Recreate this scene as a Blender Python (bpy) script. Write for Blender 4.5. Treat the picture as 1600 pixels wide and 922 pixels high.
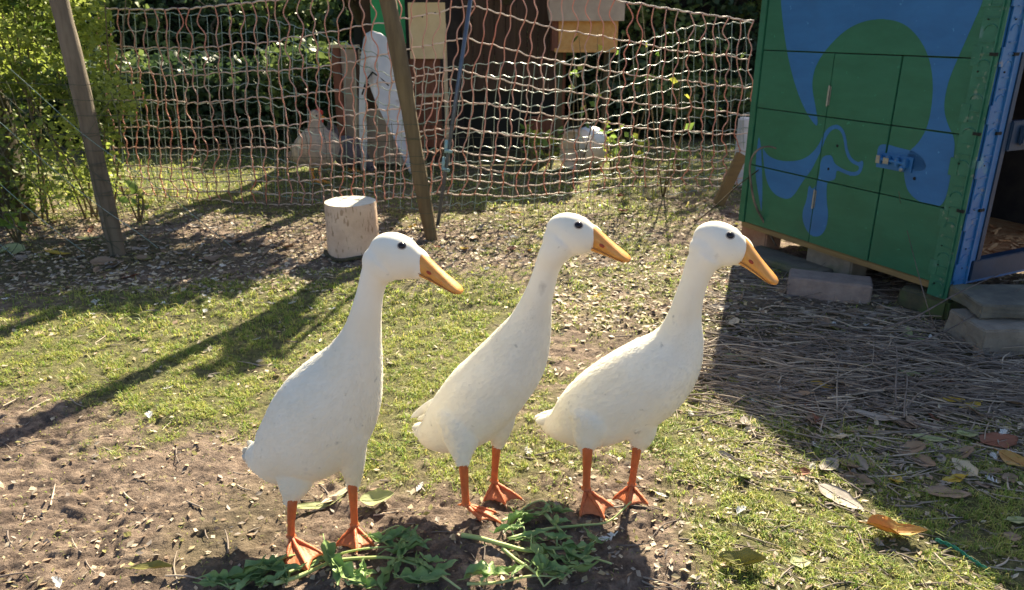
import bpy, bmesh, math, random
import numpy as np
from mathutils import Vector, Matrix
from mathutils.bvhtree import BVHTree
for o in list(bpy.data.objects): bpy.data.objects.remove(o, do_unlink=True)
SC = bpy.context.scene
COL = SC.collection
R = math.radians

# ---------------------------------------------------------------- camera, sky, sun, exposure
cam_d = bpy.data.cameras.new('camera'); cam = bpy.data.objects.new('camera', cam_d); COL.objects.link(cam)
cam.location = (0, 0, 1.0); cam.rotation_euler = (R(70), 0, 0)
cam_d.sensor_width = 36; cam_d.lens = 26.0; cam_d.clip_start = .02; cam_d.clip_end = 500
cam_d.dof.use_dof = True; cam_d.dof.focus_distance = 1.5; cam_d.dof.aperture_fstop = 9
SC.camera = cam
SUN_EL, SUN_AZ = 37.0, 18.7           # azimuth measured from +Y towards +X
W = bpy.data.worlds.new('World'); SC.world = W; W.use_nodes = True
wn = W.node_tree; bg = wn.nodes['Background']
sky = wn.nodes.new('ShaderNodeTexSky'); sky.sky_type = 'NISHITA'; sky.sun_disc = False
sky.sun_elevation = R(SUN_EL); sky.sun_rotation = R(SUN_AZ); sky.air_density = 1.0; sky.dust_density = 1.5; sky.ozone_density = .5
wn.links.new(sky.outputs[0], bg.inputs[0]); bg.inputs[1].default_value = 0.053
sd = bpy.data.lights.new('sun', 'SUN'); sun = bpy.data.objects.new('sun', sd); COL.objects.link(sun)
sd.energy = 5.0; sd.angle = R(.55); sd.color = (1, .88, .64)
c_, s_ = math.cos(R(SUN_EL)), math.sin(R(SUN_EL))
SUNDIR = Vector((c_*math.sin(R(SUN_AZ)), c_*math.cos(R(SUN_AZ)), s_))
sun.rotation_euler = SUNDIR.to_track_quat('Z', 'Y').to_euler(); sun.location = (3, 9, 6)
SC.view_settings.view_transform = 'Standard'; SC.view_settings.look = 'None'
SC.view_settings.exposure = 1.8; SC.view_settings.gamma = 1.0; SC.view_settings.use_curve_mapping = False
SC.render.engine = 'CYCLES'

# ---------------------------------------------------------------- picture <-> place
CP, SP, F = math.cos(R(20)), math.sin(R(20)), 1155.0
def ray(x, y):
    u, v = (x-800)/F, (461-y)/F
    return Vector((u, CP+v*SP, -SP+v*CP))
def PY(x, y, Y):
    d = ray(x, y); return Vector((0, 0, 1)) + d*(Y/d.y)
def G(x, y, z=0.0):
    d = ray(x, y); return Vector((0, 0, 1)) + d*((z-1)/d.z)
def depth(p): return p[1]*CP - (p[2]-1)*SP
def PR(r, p): return r*depth(p)/F

# ---------------------------------------------------------------- noise
def _h(ix, iy, seed):
    n = (ix.astype(np.int64)*374761393 + iy.astype(np.int64)*668265263 + seed*974634777) & 0x7fffffff
    n = ((n ^ (n >> 13))*1274126177) & 0x7fffffff
    return ((n ^ (n >> 16)) & 0xffff)/65535.0
def vnoise(x, y, seed=0):
    x = np.asarray(x, float); y = np.asarray(y, float)
    ix, iy = np.floor(x), np.floor(y); fx, fy = x-ix, y-iy
    fx = fx*fx*(3-2*fx); fy = fy*fy*(3-2*fy)
    a, b = _h(ix, iy, seed), _h(ix+1, iy, seed); c, d = _h(ix, iy+1, seed), _h(ix+1, iy+1, seed)
    return (a*(1-fx)+b*fx)*(1-fy) + (c*(1-fx)+d*fx)*fy
def fbm(x, y, seed=0, o=3):
    s, a, t = 0, 1, 0
    for i in range(o):
        s = s + a*vnoise(np.asarray(x)*2**i, np.asarray(y)*2**i, seed+i*17); t += a; a *= .5
    return s/t
def sstep(a, b, x): t = np.clip((x-a)/(b-a), 0, 1); return t*t*(3-2*t)

# grass cover (0..1) over the ground; blobs given by where they lie on the ground: x, y, radius, weight
def _b(px, py, r, w): p = G(px, py); return (p.x, p.y, r, w)
BLOBS = [_b(100, 500, .45, .75), _b(330, 500, .5, .7), _b(480, 480, .5, .7), _b(330, 640, .22, .7), _b(250, 590, .2, .5), _b(650, 560, .4, .8),
         _b(700, 470, .35, .6), _b(950, 500, .4, .35), _b(640, 640, .22, .55), _b(1120, 640, .22, .95), _b(1200, 700, .2, .9), _b(1060, 700, .16, .6), _b(1300, 800, .22, .8), _b(1150, 820, .16, .45),
         _b(1450, 820, .25, .8), _b(1500, 740, .3, .6), _b(1200, 900, .16, .5), _b(830, 690, .16, .35), _b(150, 560, .3, .35),
         _b(1380, 900, .2, .6), _b(1560, 900, .3, .5), _b(1250, 500, .3, .1), _b(1000, 400, .6, .6), _b(850, 320, .6, .4), _b(700, 740, .2, .6), _b(620, 700, .2, .5), _b(260, 700, .16, .35), _b(820, 760, .12, .4), _b(520, 650, .2, .3), _b(40, 580, .25, .35), _b(300, 290, 1.0, .8), _b(250, 262, 1.2, .7), _b(700, 300, .9, .45), _b(1050, 245, 1.2, .6), _b(1050, 270, 1.2, .5),
         _b(150, 760, .3, -.3), _b(380, 800, .3, -.25), _b(80, 850, .3, -.3), _b(650, 790, .15, -.25), _b(1000, 860, .12, -.3), _b(200, 420, .35, -.3), _b(60, 640, .2, -.3), _b(450, 390, .3, -.35)]
def grass_at(x, y):
    x = np.asarray(x, float); y = np.asarray(y, float)
    v = np.full(x.shape, .06)
    for bx, by, r, w in BLOBS: v = v + w*np.exp(-((x-bx)**2+(y-by)**2)/(r*r))
    n = fbm(x*5, y*5, 5, 3)*.5 + fbm(x*19, y*19, 9, 3)*.5
    return np.clip(sstep(.50, .95, v*.46 + n*.9), 0, 1)
def hz(x, y):
    x = np.asarray(x, float); y = np.asarray(y, float)
    g = grass_at(x, y)
    big = (fbm(x*1.7, y*1.7, 1, 2)-.5)*.03
    near = np.exp(-np.maximum(0, y-3.5)/3)
    wx = x+(fbm(x*9, y*9, 61, 2)-.5)*.09; y0_ = y; wy = y+(fbm(x*9+7, y*9, 62, 2)-.5)*.09; x, y = wx, wy
    dirt = (fbm(x*11, y*15, 2, 4)-.5)*.028 + (fbm(x*41, y*62, 3, 3)-.5)*.015*(.3+1.4*vnoise(x*5, y*5, 44)) + (fbm(x*90, y*125, 4, 3)-.5)*.010
    soft = (fbm(x*12, y*12, 6, 2)-.5)*.012
    return big*.6 + near*(dirt*(1-.55*g) + soft)
def H(x, y): return float(hz(np.array([x]), np.array([y]))[0])
def GG(px, py, dz=0.0):                       # a place on the ground, at its height
    p = G(px, py); p.z = H(p.x, p.y)+dz; return p

# ---------------------------------------------------------------- mesh helpers
def mesh_obj(name, V, Fc, mats, parent=None, smooth=False, mi=None, loc=None, attr=None):
    me = bpy.data.meshes.new(name)
    V = np.asarray(V, np.float32).reshape(-1, 3)
    if isinstance(Fc, np.ndarray):
        n, k = Fc.shape
        me.vertices.add(len(V)); me.vertices.foreach_set('co', V.ravel())
        me.loops.add(n*k); me.loops.foreach_set('vertex_index', Fc.astype(np.int32).ravel())
        me.polygons.add(n); me.polygons.foreach_set('loop_start', np.arange(0, n*k, k, dtype=np.int32))
        try: me.polygons.foreach_set('loop_total', np.full(n, k, np.int32))
        except Exception: pass
        me.update(calc_edges=True)
    else:
        me.from_pydata([tuple(map(float, v)) for v in V], [], [tuple(f) for f in Fc]); me.update()
    for m in (mats if isinstance(mats, (list, tuple)) else [mats]): me.materials.append(m)
    if mi is not None: me.polygons.foreach_set('material_index', np.asarray(mi, np.int32))
    if smooth: me.polygons.foreach_set('use_smooth', np.ones(len(me.polygons), bool))
    if attr is not None:
        a = me.attributes.new('tint', 'FLOAT', 'POINT'); a.data.foreach_set('value', np.asarray(attr, np.float32))
    o = bpy.data.objects.new(name, me); COL.objects.link(o)
    if parent is not None: o.parent = parent
    if loc is not None: o.location = loc
    return o
def empty(name, label, cat, loc=(0, 0, 0), rz=0, group=None):
    o = bpy.data.objects.new(name, None); COL.objects.link(o); o.location = loc; o.rotation_euler = (0, 0, rz); o.empty_display_size = .05
    tag(o, label, cat, group); return o
def tag(o, label=None, cat=None, group=None, kind=None):
    if label: o['label'] = label
    if cat: o['category'] = cat
    if group: o['group'] = group
    if kind: o['kind'] = kind
    return o
def sub(o, root):                                # put o (built in world coordinates) under root
    o.parent = root; o.matrix_parent_inverse = root_m(root).inverted(); return o
def root_m(r):
    m = Matrix.Translation(r.location) @ r.rotation_euler.to_matrix().to_4x4() @ Matrix.Diagonal((*r.scale, 1))
    if r.parent: m = root_m(r.parent) @ r.matrix_parent_inverse @ m
    return m
def copy_tree(o, parent=None):
    c = o.copy(); COL.objects.link(c)
    if parent is not None: c.parent = parent
    for ch in list(o.children): copy_tree(ch, c)
    return c
class MB:
    def __init__(s): s.V = []; s.F = []; s.M = []
    def add(s, V, Fc, m=0):
        b = len(s.V); s.V += [tuple(v) for v in V]; s.F += [tuple(i+b for i in f) for f in Fc]; s.M += [m]*len(Fc)
    def box(s, c, ax, ay, az, m=0, bev=0.0):      # centre and three half-axis vectors
        c, ax, ay, az = map(Vector, (c, ax, ay, az))
        if bev <= 0:
            V = [c+ax*i+ay*j+az*k for k in (-1, 1) for j in (-1, 1) for i in (-1, 1)]
            s.add(V, [(0, 2, 3, 1), (4, 5, 7, 6), (0, 1, 5, 4), (2, 6, 7, 3), (0, 4, 6, 2), (1, 3, 7, 5)], m); return
        bm = bmesh.new(); bmesh.ops.create_cube(bm, size=2)
        L = (ax.length, ay.length, az.length); nx, ny, nz = ax.normalized(), ay.normalized(), az.normalized()
        for v in bm.verts: v.co = Vector((v.co.x*L[0], v.co.y*L[1], v.co.z*L[2]))
        bmesh.ops.bevel(bm, geom=bm.edges[:], offset=bev, segments=2, affect='EDGES')
        bm.verts.index_update()
        s.add([c+nx*v.co.x+ny*v.co.y+nz*v.co.z for v in bm.verts], [[v.index for v in f.verts] for f in bm.faces], m); bm.free()
    def tube(s, pts, rad, n=8, m=0, cap=True):
        V, Fc = tube_geo(pts, rad, n, cap); s.add(V, Fc, m)
    def sphere(s, c, r, n=12, m=0, ax=None):
        V, Fc = [], []; k = n//2
        c = Vector(c); r = Vector(r) if hasattr(r, '__len__') else Vector((r, r, r))
        ax = ax or Matrix.Identity(3)
        for i in range(k+1):
            t = math.pi*i/k
            for j in range(n):
                a = 2*math.pi*j/n; p = Vector((math.sin(t)*math.cos(a)*r.x, math.sin(t)*math.sin(a)*r.y, math.cos(t)*r.z)); V.append(c+ax@p)
        for i in range(k):
            for j in range(n): a, b = i*n+j, i*n+(j+1) % n; Fc.append((a, a+n, b+n, b))
        s.add(V, Fc, m)
    def build(s, name, mats, parent=None, smooth=False, root=None, clean=False):
        o = mesh_obj(name, s.V, s.F, mats, parent, smooth, s.M)
        if clean:
            bm = bmesh.new(); bm.from_mesh(o.data); bmesh.ops.remove_doubles(bm, verts=bm.verts, dist=1e-6)
            bmesh.ops.recalc_face_normals(bm, faces=bm.faces); bm.to_mesh(o.data); bm.free()
        if root is not None: sub(o, root)
        return o
def tube_geo(pts, rad, n=8, cap=True):
    P = [Vector(p) for p in pts]; m = len(P)
    if not hasattr(rad, '__len__'): rad = [rad]*m
    T = [(P[min(i+1, m-1)]-P[max(i-1, 0)]).normalized() for i in range(m)]
    up = Vector((0, 0, 1)) if abs(T[0].z) < .9 else Vector((1, 0, 0))
    a = T[0].cross(up).normalized(); V = []
    for i in range(m):
        a = (a - T[i]*a.dot(T[i])); a = a.normalized() if a.length > 1e-6 else T[i].orthogonal().normalized()
        b = T[i].cross(a)
        for j in range(n):
            t = 2*math.pi*j/n; V.append(P[i] + (a*math.cos(t)+b*math.sin(t))*rad[i])
    Fc = [(i*n+j, i*n+(j+1) % n, (i+1)*n+(j+1) % n, (i+1)*n+j) for i in range(m-1) for j in range(n)]
    if cap: Fc += [tuple(range(n-1, -1, -1)), tuple(range((m-1)*n, m*n))]
    return V, Fc
def catmull(vals, n):                           # smooth resample of rows of numbers
    A = np.asarray(vals, float); m = len(A); out = []
    ext = np.vstack([2*A[0]-A[1], A, 2*A[-1]-A[-2]])
    for t in np.linspace(0, m-1, n):
        i = min(int(t), m-2); f = t-i; p0, p1, p2, p3 = ext[i], ext[i+1], ext[i+2], ext[i+3]
        out.append(.5*((2*p1)+(-p0+p2)*f+(2*p0-5*p1+4*p2-p3)*f*f+(-p0+3*p1-3*p2+p3)*f**3))
    return np.array(out)

# ---------------------------------------------------------------- materials
def mat(name, c1, c2=None, scale=8, rough=.8, bump=0, bscale=None, stretch=(1, 1, 1), detail=4, trans=0, tint=None, spec=.5, metal=0, sss=0, coat=0, thr=(.35, .65), extra=None, transcol=None):
    m = bpy.data.materials.new(name); m.use_nodes = True; nt = m.node_tree; N, L = nt.nodes, nt.links
    b = N['Principled BSDF']; b.inputs['Roughness'].default_value = rough; b.inputs['Metallic'].default_value = metal
    b.inputs['Specular IOR Level'].default_value = spec; b.inputs['Coat Weight'].default_value = coat
    tc = N.new('ShaderNodeTexCoord'); mp = N.new('ShaderNodeMapping'); mp.inputs['Scale'].default_value = stretch
    L.new(tc.outputs['Object'], mp.inputs[0])
    col = None
    if c2 is not None:
        nz = N.new('ShaderNodeTexNoise'); nz.inputs['Scale'].default_value = scale; nz.inputs['Detail'].default_value = detail; nz.inputs['Roughness'].default_value = .65
        L.new(mp.outputs[0], nz.inputs['Vector'])
        rp = N.new('ShaderNodeValToRGB'); rp.color_ramp.elements[0].position = thr[0]; rp.color_ramp.elements[1].position = thr[1]
        rp.color_ramp.elements[0].color = (*c1, 1); rp.color_ramp.elements[1].color = (*c2, 1)
        L.new(nz.outputs[0], rp.inputs[0]); col = rp.outputs[0]
    if tint is not None:                         # per-vertex 'tint' blends towards a second colour
        at = N.new('ShaderNodeAttribute'); at.attribute_name = 'tint'
        mx = N.new('ShaderNodeMix'); mx.data_type = 'RGBA'
        if col is not None: L.new(col, mx.inputs[6])
        else: mx.inputs[6].default_value = (*c1, 1)
        mx.inputs[7].default_value = (*tint, 1); L.new(at.outputs['Fac'], mx.inputs[0]); col = mx.outputs[2]
    for ex in (extra or []):                     # (scale, lo, hi, colour, stretch) patches of another colour
        nz = N.new('ShaderNodeTexNoise'); nz.inputs['Scale'].default_value = ex[0]; nz.inputs['Detail'].default_value = 5
        m2 = N.new('ShaderNodeMapping'); m2.inputs['Scale'].default_value = ex[4] if len(ex) > 4 else (1, 1, 1); L.new(tc.outputs['Object'], m2.inputs[0]); L.new(m2.outputs[0], nz.inputs['Vector'])
        mr = N.new('ShaderNodeMapRange'); mr.inputs[1].default_value = ex[1]; mr.inputs[2].default_value = ex[2]; L.new(nz.outputs[0], mr.inputs[0])
        mx = N.new('ShaderNodeMix'); mx.data_type = 'RGBA'; L.new(mr.outputs[0], mx.inputs[0])
        if col is not None: L.new(col, mx.inputs[6])
        else: mx.inputs[6].default_value = (*c1, 1)
        mx.inputs[7].default_value = (*ex[3], 1); col = mx.outputs[2]
    if col is not None: L.new(col, b.inputs['Base Color'])
    else: b.inputs['Base Color'].default_value = (*c1, 1)
    if bump:
        nb = N.new('ShaderNodeTexNoise'); nb.inputs['Scale'].default_value = bscale or scale*3; nb.inputs['Detail'].default_value = 6; nb.inputs['Roughness'].default_value = .7
        L.new(mp.outputs[0], nb.inputs['Vector']); bp = N.new('ShaderNodeBump'); bp.inputs['Strength'].default_value = 1; bp.inputs['Distance'].default_value = bump
        L.new(nb.outputs[0], bp.inputs['Height']); L.new(bp.outputs[0], b.inputs['Normal'])
    if sss:
        b.inputs['Subsurface Weight'].default_value = sss; b.inputs['Subsurface Radius'].default_value = (1, .75, .45); b.inputs['Subsurface Scale'].default_value = .02
    if trans:
        t = N.new('ShaderNodeBsdfTranslucent'); mx = N.new('ShaderNodeMixShader'); mx.inputs[0].default_value = trans
        if transcol: t.inputs[0].default_value = (*transcol, 1)
        elif col is not None: L.new(col, t.inputs[0])
        else: t.inputs[0].default_value = (*c1, 1)
        L.new(b.outputs[0], mx.inputs[1]); L.new(t.outputs[0], mx.inputs[2]); L.new(mx.outputs[0], N['Material Output'].inputs[0])
    return m

M = {}
M['feather'] = mat('white_plumage', (.86, .8, .67), (.9, .87, .78), 7, .85, .0006, 60, (1, 1, 1), sss=0, spec=.12, extra=[(14, .68, .8, (.5, .46, .4)), (45, .68, .8, (.45, .42, .37))])
M['quill'] = mat('white_feather', (.82, .8, .74), (.7, .68, .63), 40, .7, trans=.3, spec=.2)
M['down'] = mat('small_white_feather', (.8, .8, .78), (.66, .66, .66), 90, .7, trans=.3, spec=.2)
M['bill'] = mat('orange_yellow_bill', (.66, .28, .05), (.72, .36, .09), 30, .38, .0004, 90, sss=.25, extra=[(55, .66, .74, (.5, .2, .06))])
M['seam'] = mat('dark_bill_edge', (.3, .12, .03), rough=.7)
M['leg'] = mat('orange_leg_skin', (.6, .15, .045), (.5, .11, .035), 60, .5, .0012, 260, sss=.2, extra=[(30, .62, .75, (.4, .14, .05))])
M['web'] = mat('orange_webbed_skin', (.72, .25, .11), (.6, .18, .07), 50, .5, .0008, 160, trans=.3)
M['claw'] = mat('horn_claw', (.35, .2, .12), rough=.5)
M['eye'] = mat('dark_glossy_eye', (.012, .008, .012), rough=.12, spec=.35)
M['lid'] = mat('eyelid_skin', (.45, .4, .36), rough=.6)
M['nostril'] = mat('red_brown_nostril', (.35, .05, .02), rough=.6)
M['hen'] = mat('buff_grey_plumage', (.46, .38, .3), (.27, .23, .21), 30, .85, .004, 70, extra=[(18, .55, .7, (.55, .45, .33))])
M['hen2'] = mat('slate_plumage', (.09, .08, .1), (.17, .15, .17), 30, .85, .004, 70)
M['comb'] = mat('red_comb', (.6, .05, .03), (.45, .04, .03), 50, .5, sss=.2)
M['post'] = mat('weathered_post_wood', (.11, .085, .06), (.2, .16, .115), 5, .85, .002, 40, (6, 6, .7), extra=[(3, .55, .75, (.07, .06, .04)), (9, .6, .8, (.25, .2, .15))])
M['post2'] = mat('brown_post_wood', (.11, .075, .038), (.18, .13, .065), 5, .8, .0015, 40, (6, 6, .7), extra=[(3, .55, .75, (.13, .085, .03))])
M['stumpside'] = mat('peeled_log_side', (.6, .41, .3), (.74, .55, .42), 9, .8, .003, 26, (1, 1, 1.2), extra=[(60, .60, .66, (.4, .25, .16), (1.6, 1.6, .35)), (34, .62, .66, (.44, .28, .19), (1, 1, .5))])
M['stumptop'] = mat('sawn_log_end', (.72, .64, .5), (.8, .74, .62), 14, .75, .001, 60, (1, 6, 1), extra=[(16, .6, .66, (.4, .3, .2), (1, 4, 1))])
M['netv'] = mat('red_net_cord', (.62, .2, .13), (.56, .36, .28), 2.2, .55, .0012, 500, (1, 1, 1), extra=[(3.1, .55, .7, (.4, .28, .22))])
M['neth'] = mat('pale_net_cord', (.72, .6, .5), (.6, .42, .34), 9, .5, .001, 400, extra=[(5, .6, .7, (.35, .3, .26))])
M['knot'] = mat('dark_net_knot', (.09, .05, .05), rough=.6)
M['netg'] = mat('green_net_cord', (.16, .28, .24), (.36, .42, .38), 6, .35, coat=.3)
M['wire'] = mat('dull_fence_wire', (.05, .06, .035), (.12, .12, .08), 8, .5, metal=.4)
M['bluepole'] = mat('blue_grey_metal_pole', (.08, .1, .14), (.12, .15, .2), 12, .35, metal=.5)
M['insul'] = mat('pale_blue_insulator', (.25, .42, .46), rough=.3)
M['green'] = mat('green_paint', (.013, .115, .06), (.02, .14, .078), 5, .5, .0006, 60, (1, 1, 3), extra=[(46, .68, .75, (.03, .22, .13)), (7, .56, .8, (.02, .11, .06))])
M['blue'] = mat('blue_paint', (.014, .115, .31), (.02, .14, .37), 5, .5, .0006, 60, (1, 1, 3), extra=[(46, .68, .75, (.07, .25, .5)), (7, .56, .8, (.02, .11, .28))])
M['greenstrip'] = mat('green_painted_metal', (.015, .125, .075), (.028, .16, .1), 20, .38, .0008, 50, extra=[(30, .63, .72, (.2, .24, .19)), (12, .62, .7, (.09, .2, .2))])
M['bluestrip'] = mat('blue_painted_metal', (.015, .12, .33), (.03, .16, .38), 20, .38, .0008, 50, extra=[(30, .65, .73, (.2, .22, .26)), (12, .62, .7, (.1, .25, .35))])
M['navy'] = mat('dark_blue_paint', (.008, .03, .07), (.012, .045, .1), 9, .5, .001, 40)
M['gap'] = mat('dark_gap', (.012, .014, .012), rough=.9)
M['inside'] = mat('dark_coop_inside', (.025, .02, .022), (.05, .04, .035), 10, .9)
M['bedding'] = mat('brown_wood_shavings', (.6, .22, .07), (.75, .42, .2), 40, .85)
M['lath'] = mat('bare_yellow_wood', (.25, .17, .07), (.19, .13, .06), 8, .8, .001, 40, (1, 1, 6))
M['rust'] = mat('chipped_steel', (.36, .35, .3), (.26, .25, .22), 60, .4, .0008, 120, metal=.4)
M['brick'] = mat('red_brown_brick', (.24, .12, .08), (.33, .2, .14), 12, .9, .003, 60)
M['block'] = mat('grey_concrete_block', (.2, .17, .14), (.27, .24, .2), 18, .95, .003, 90, extra=[(6, .55, .7, (.1, .13, .05))])
M['pinkbrick'] = mat('grey_pink_paver', (.22, .17, .16), (.3, .24, .22), 18, .92, .003, 110)
M['mossblock'] = mat('mossy_wood_block', (.045, .05, .03), (.09, .08, .05), 14, .95, .004, 60, extra=[(9, .5, .65, (.06, .1, .03))])
M['stone'] = mat('grey_sandstone', (.09, .09, .08), (.19, .175, .14), 9, .95, .006, 30, extra=[(5, .52, .7, (.08, .1, .04))])
M['darkwood'] = mat('dark_brown_boards', (.05, .026, .015), (.085, .048, .03), 5, .75, .002, 30, (8, 8, .6))
M['redwood'] = mat('red_brown_wood', (.14, .045, .025), (.2, .08, .05), 5, .75, .002, 30, (8, 8, .6))
M['beige'] = mat('beige_board', (.6, .47, .28), (.66, .53, .33), 10, .75, .0006, 50)
M['palewood'] = mat('pale_wood', (.55, .44, .3), (.48, .37, .25), 10, .75)
M['honey'] = mat('honey_wood', (.56, .29, .09), (.62, .36, .13), 6, .7, .001, 30, (6, 1, 6))
M['felt'] = mat('weathered_grey_board', (.36, .28, .22), (.45, .36, .28), 8, .85, .001, 40)
M['brightgreen'] = mat('green_sheet', (.01, .3, .1), (.015, .36, .13), 6, .5)
M['plastic'] = mat('blue_grey_plastic', (.66, .69, .76), (.56, .6, .68), 6, .32, coat=.2, extra=[(9, .6, .75, (.36, .33, .32))])
M['tub'] = mat('beige_plastic_tub', (.7, .55, .42), (.78, .64, .5), 9, .5)
M['tublid'] = mat('white_plastic_lid', (.78, .78, .8), rough=.35)
M['bark'] = mat('dark_bark', (.05, .04, .025), (.1, .08, .045), 6, .95, .006, 30, (6, 6, .8), extra=[(7, .5, .7, (.05, .07, .025))])
M['stem'] = mat('brown_stem', (.12, .09, .045), (.2, .15, .08), 12, .85)
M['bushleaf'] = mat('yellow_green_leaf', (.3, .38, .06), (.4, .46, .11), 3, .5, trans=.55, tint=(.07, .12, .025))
M['hedgeleaf'] = mat('dark_green_leaf', (.03, .06, .026), (.07, .115, .045), 1.5, .45, trans=.35, tint=(.24, .32, .09))  # tint paints sun flecks into hedge and shrub foliage
M['sprigleaf'] = mat('fresh_green_leaf', (.13, .24, .04), (.3, .42, .1), 6, .55, trans=.5, tint=(.6, .62, .1))
M['twig'] = mat('grey_brown_twig', (.07, .052, .045), (.19, .145, .125), 14, .75, tint=(.5, .41, .32))
M['stalk'] = mat('pale_green_stalk', (.3, .42, .14), (.45, .52, .24), 12, .5, sss=.2)
M['wilt'] = mat('wilted_green_leaf', (.24, .38, .13), (.4, .52, .22), 30, .5, .001, 90, trans=.3)
M['straw'] = mat('dry_straw', (.45, .36, .2), (.3, .23, .13), 12, .7)
M['teal'] = mat('green_twine', (.02, .24, .14), (.04, .32, .2), 20, .5)
M['grey_far'] = mat('pale_blue_render', (.4, .46, .55), (.46, .52, .6), 3, .8)
M['farwin'] = mat('dark_window_glass', (.02, .03, .06), rough=.2)
def leafmat(n, a, b, tr=.25): M[n] = mat(n, a, b, 22, .6, .0015, 60, trans=tr, extra=[(30, .62, .72, tuple(v*.5 for v in a))]); return M[n]
leafmat('brown_leaf', (.3, .2, .13), (.38, .27, .19)); leafmat('grey_leaf', (.33, .28, .24), (.42, .36, .31)); leafmat('yellow_leaf', (.72, .48, .05), (.6, .5, .12), .4)
leafmat('orange_leaf', (.48, .22, .06), (.55, .4, .12), .3); leafmat('red_leaf', (.3, .1, .05), (.24, .1, .06), .3); leafmat('pale_green_leaf', (.38, .43, .2), (.47, .48, .25), .35)
leafmat('olive_leaf', (.22, .21, .06), (.33, .3, .1), .35); leafmat('cream_leaf', (.6, .5, .36), (.7, .6, .45), .3)
# ---------------------------------------------------------------- ground
def ground():
    def axis(segs):
        out = []
        for a, b, st in segs: out += list(np.arange(a, b, st))
        return np.array(out+[segs[-1][1]])
    X = axis([(-45, -8, 3), (-8, -3, .25), (-3, -1.35, .011), (-1.35, 1.35, .0062), (1.35, 2.6, .011), (2.6, 8, .25), (8, 45, 3)])
    Y = axis([(-12, -1, 1), (-1, .7, .1), (.7, 2.3, .006), (2.3, 4.6, .011), (4.6, 7, .05), (7, 12, .3), (12, 60, 4)])
    nx, ny = len(X), len(Y); gx, gy = np.meshgrid(X, Y)
    z = hz(gx, gy); z = np.where((np.abs(gx) > 4) | (gy > 7) | (gy < .5), -.004 + 0*z, z)
    V = np.stack([gx, gy, z], -1).reshape(-1, 3)
    i = np.arange(nx*ny).reshape(ny, nx)
    Fc = np.stack([i[:-1, :-1], i[:-1, 1:], i[1:, 1:], i[1:, :-1]], -1).reshape(-1, 4)
    m = bpy.data.materials.new('trodden_mud_and_moss'); m.use_nodes = True; nt = m.node_tree; N, L = nt.nodes, nt.links; b = N['Principled BSDF']
    b.inputs['Roughness'].default_value = .95; b.inputs['Specular IOR Level'].default_value = .25
    tc = N.new('ShaderNodeTexCoord')
    def noise(sc, det=5, st=(1, 1, 1)):
        mp = N.new('ShaderNodeMapping'); mp.inputs['Scale'].default_value = st; L.new(tc.outputs['Object'], mp.inputs[0])
        n = N.new('ShaderNodeTexNoise'); n.inputs['Scale'].default_value = sc; n.inputs['Detail'].default_value = det; n.inputs['Roughness'].default_value = .7; L.new(mp.outputs[0], n.inputs['Vector']); return n.outputs[0]
    def ramp(src, *st):
        r = N.new('ShaderNodeValToRGB'); e = r.color_ramp.elements
        while len(e) < len(st): e.new(.5)
        for k, (p, c) in enumerate(st): e[k].position = p; e[k].color = (*c, 1)
        L.new(src, r.inputs[0]); return r.outputs[0]
    def mix(f, a, c):
        x = N.new('ShaderNodeMix'); x.data_type = 'RGBA'; L.new(f, x.inputs[0]); L.new(a, x.inputs[6]); L.new(c, x.inputs[7]); return x.outputs[2]
    mud = ramp(noise(26, 8), (.36, (.035, .025, .026)), (.48, (.16, .115, .095)), (.66, (.42, .32, .25)))
    big = ramp(noise(2.2, 4), (.35, (.16, .115, .09)), (.65, (.34, .255, .19)))
    mm = N.new('ShaderNodeMix'); mm.data_type = 'RGBA'; mm.inputs[0].default_value = .35; L.new(mud, mm.inputs[6]); L.new(big, mm.inputs[7])
    moss = ramp(noise(60, 6), (.34, (.035, .045, .012)), (.52, (.12, .14, .032)), (.74, (.34, .3, .13)))
    at = N.new('ShaderNodeAttribute'); at.attribute_name = 'tint'
    ma = N.new('ShaderNodeMath'); ma.operation = 'MULTIPLY'; ma.inputs[1].default_value = .7; L.new(at.outputs['Fac'], ma.inputs[0])
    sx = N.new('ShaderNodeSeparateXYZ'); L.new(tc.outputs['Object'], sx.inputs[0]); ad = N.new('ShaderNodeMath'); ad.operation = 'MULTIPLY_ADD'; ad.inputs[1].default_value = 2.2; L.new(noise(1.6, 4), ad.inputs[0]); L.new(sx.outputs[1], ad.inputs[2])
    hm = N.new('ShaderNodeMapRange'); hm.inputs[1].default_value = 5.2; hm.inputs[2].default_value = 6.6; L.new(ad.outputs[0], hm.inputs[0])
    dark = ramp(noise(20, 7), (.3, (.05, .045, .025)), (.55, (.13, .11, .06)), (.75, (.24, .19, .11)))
    dp = N.new('ShaderNodeAttribute'); dp.attribute_name = 'painted_shade_soil'; mxx = N.new('ShaderNodeMath'); mxx.operation = 'MAXIMUM'; L.new(hm.outputs[0], mxx.inputs[0]); L.new(dp.outputs['Fac'], mxx.inputs[1])
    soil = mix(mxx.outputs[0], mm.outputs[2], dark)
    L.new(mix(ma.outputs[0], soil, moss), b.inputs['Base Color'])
    bp = N.new('ShaderNodeBump'); bp.inputs['Distance'].default_value = .012; L.new(noise(110, 8), bp.inputs['Height'])
    bp2 = N.new('ShaderNodeBump'); bp2.inputs['Distance'].default_value = .010; L.new(noise(34, 6), bp2.inputs['Height']); L.new(bp2.outputs[0], bp.inputs['Normal'])
    L.new(bp.outputs[0], b.inputs['Normal'])
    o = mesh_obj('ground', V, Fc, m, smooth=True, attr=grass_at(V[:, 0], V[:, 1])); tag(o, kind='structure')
    d = np.zeros(len(V))  # dark patches: shadow areas painted in, and dark soil under the heap
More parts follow.
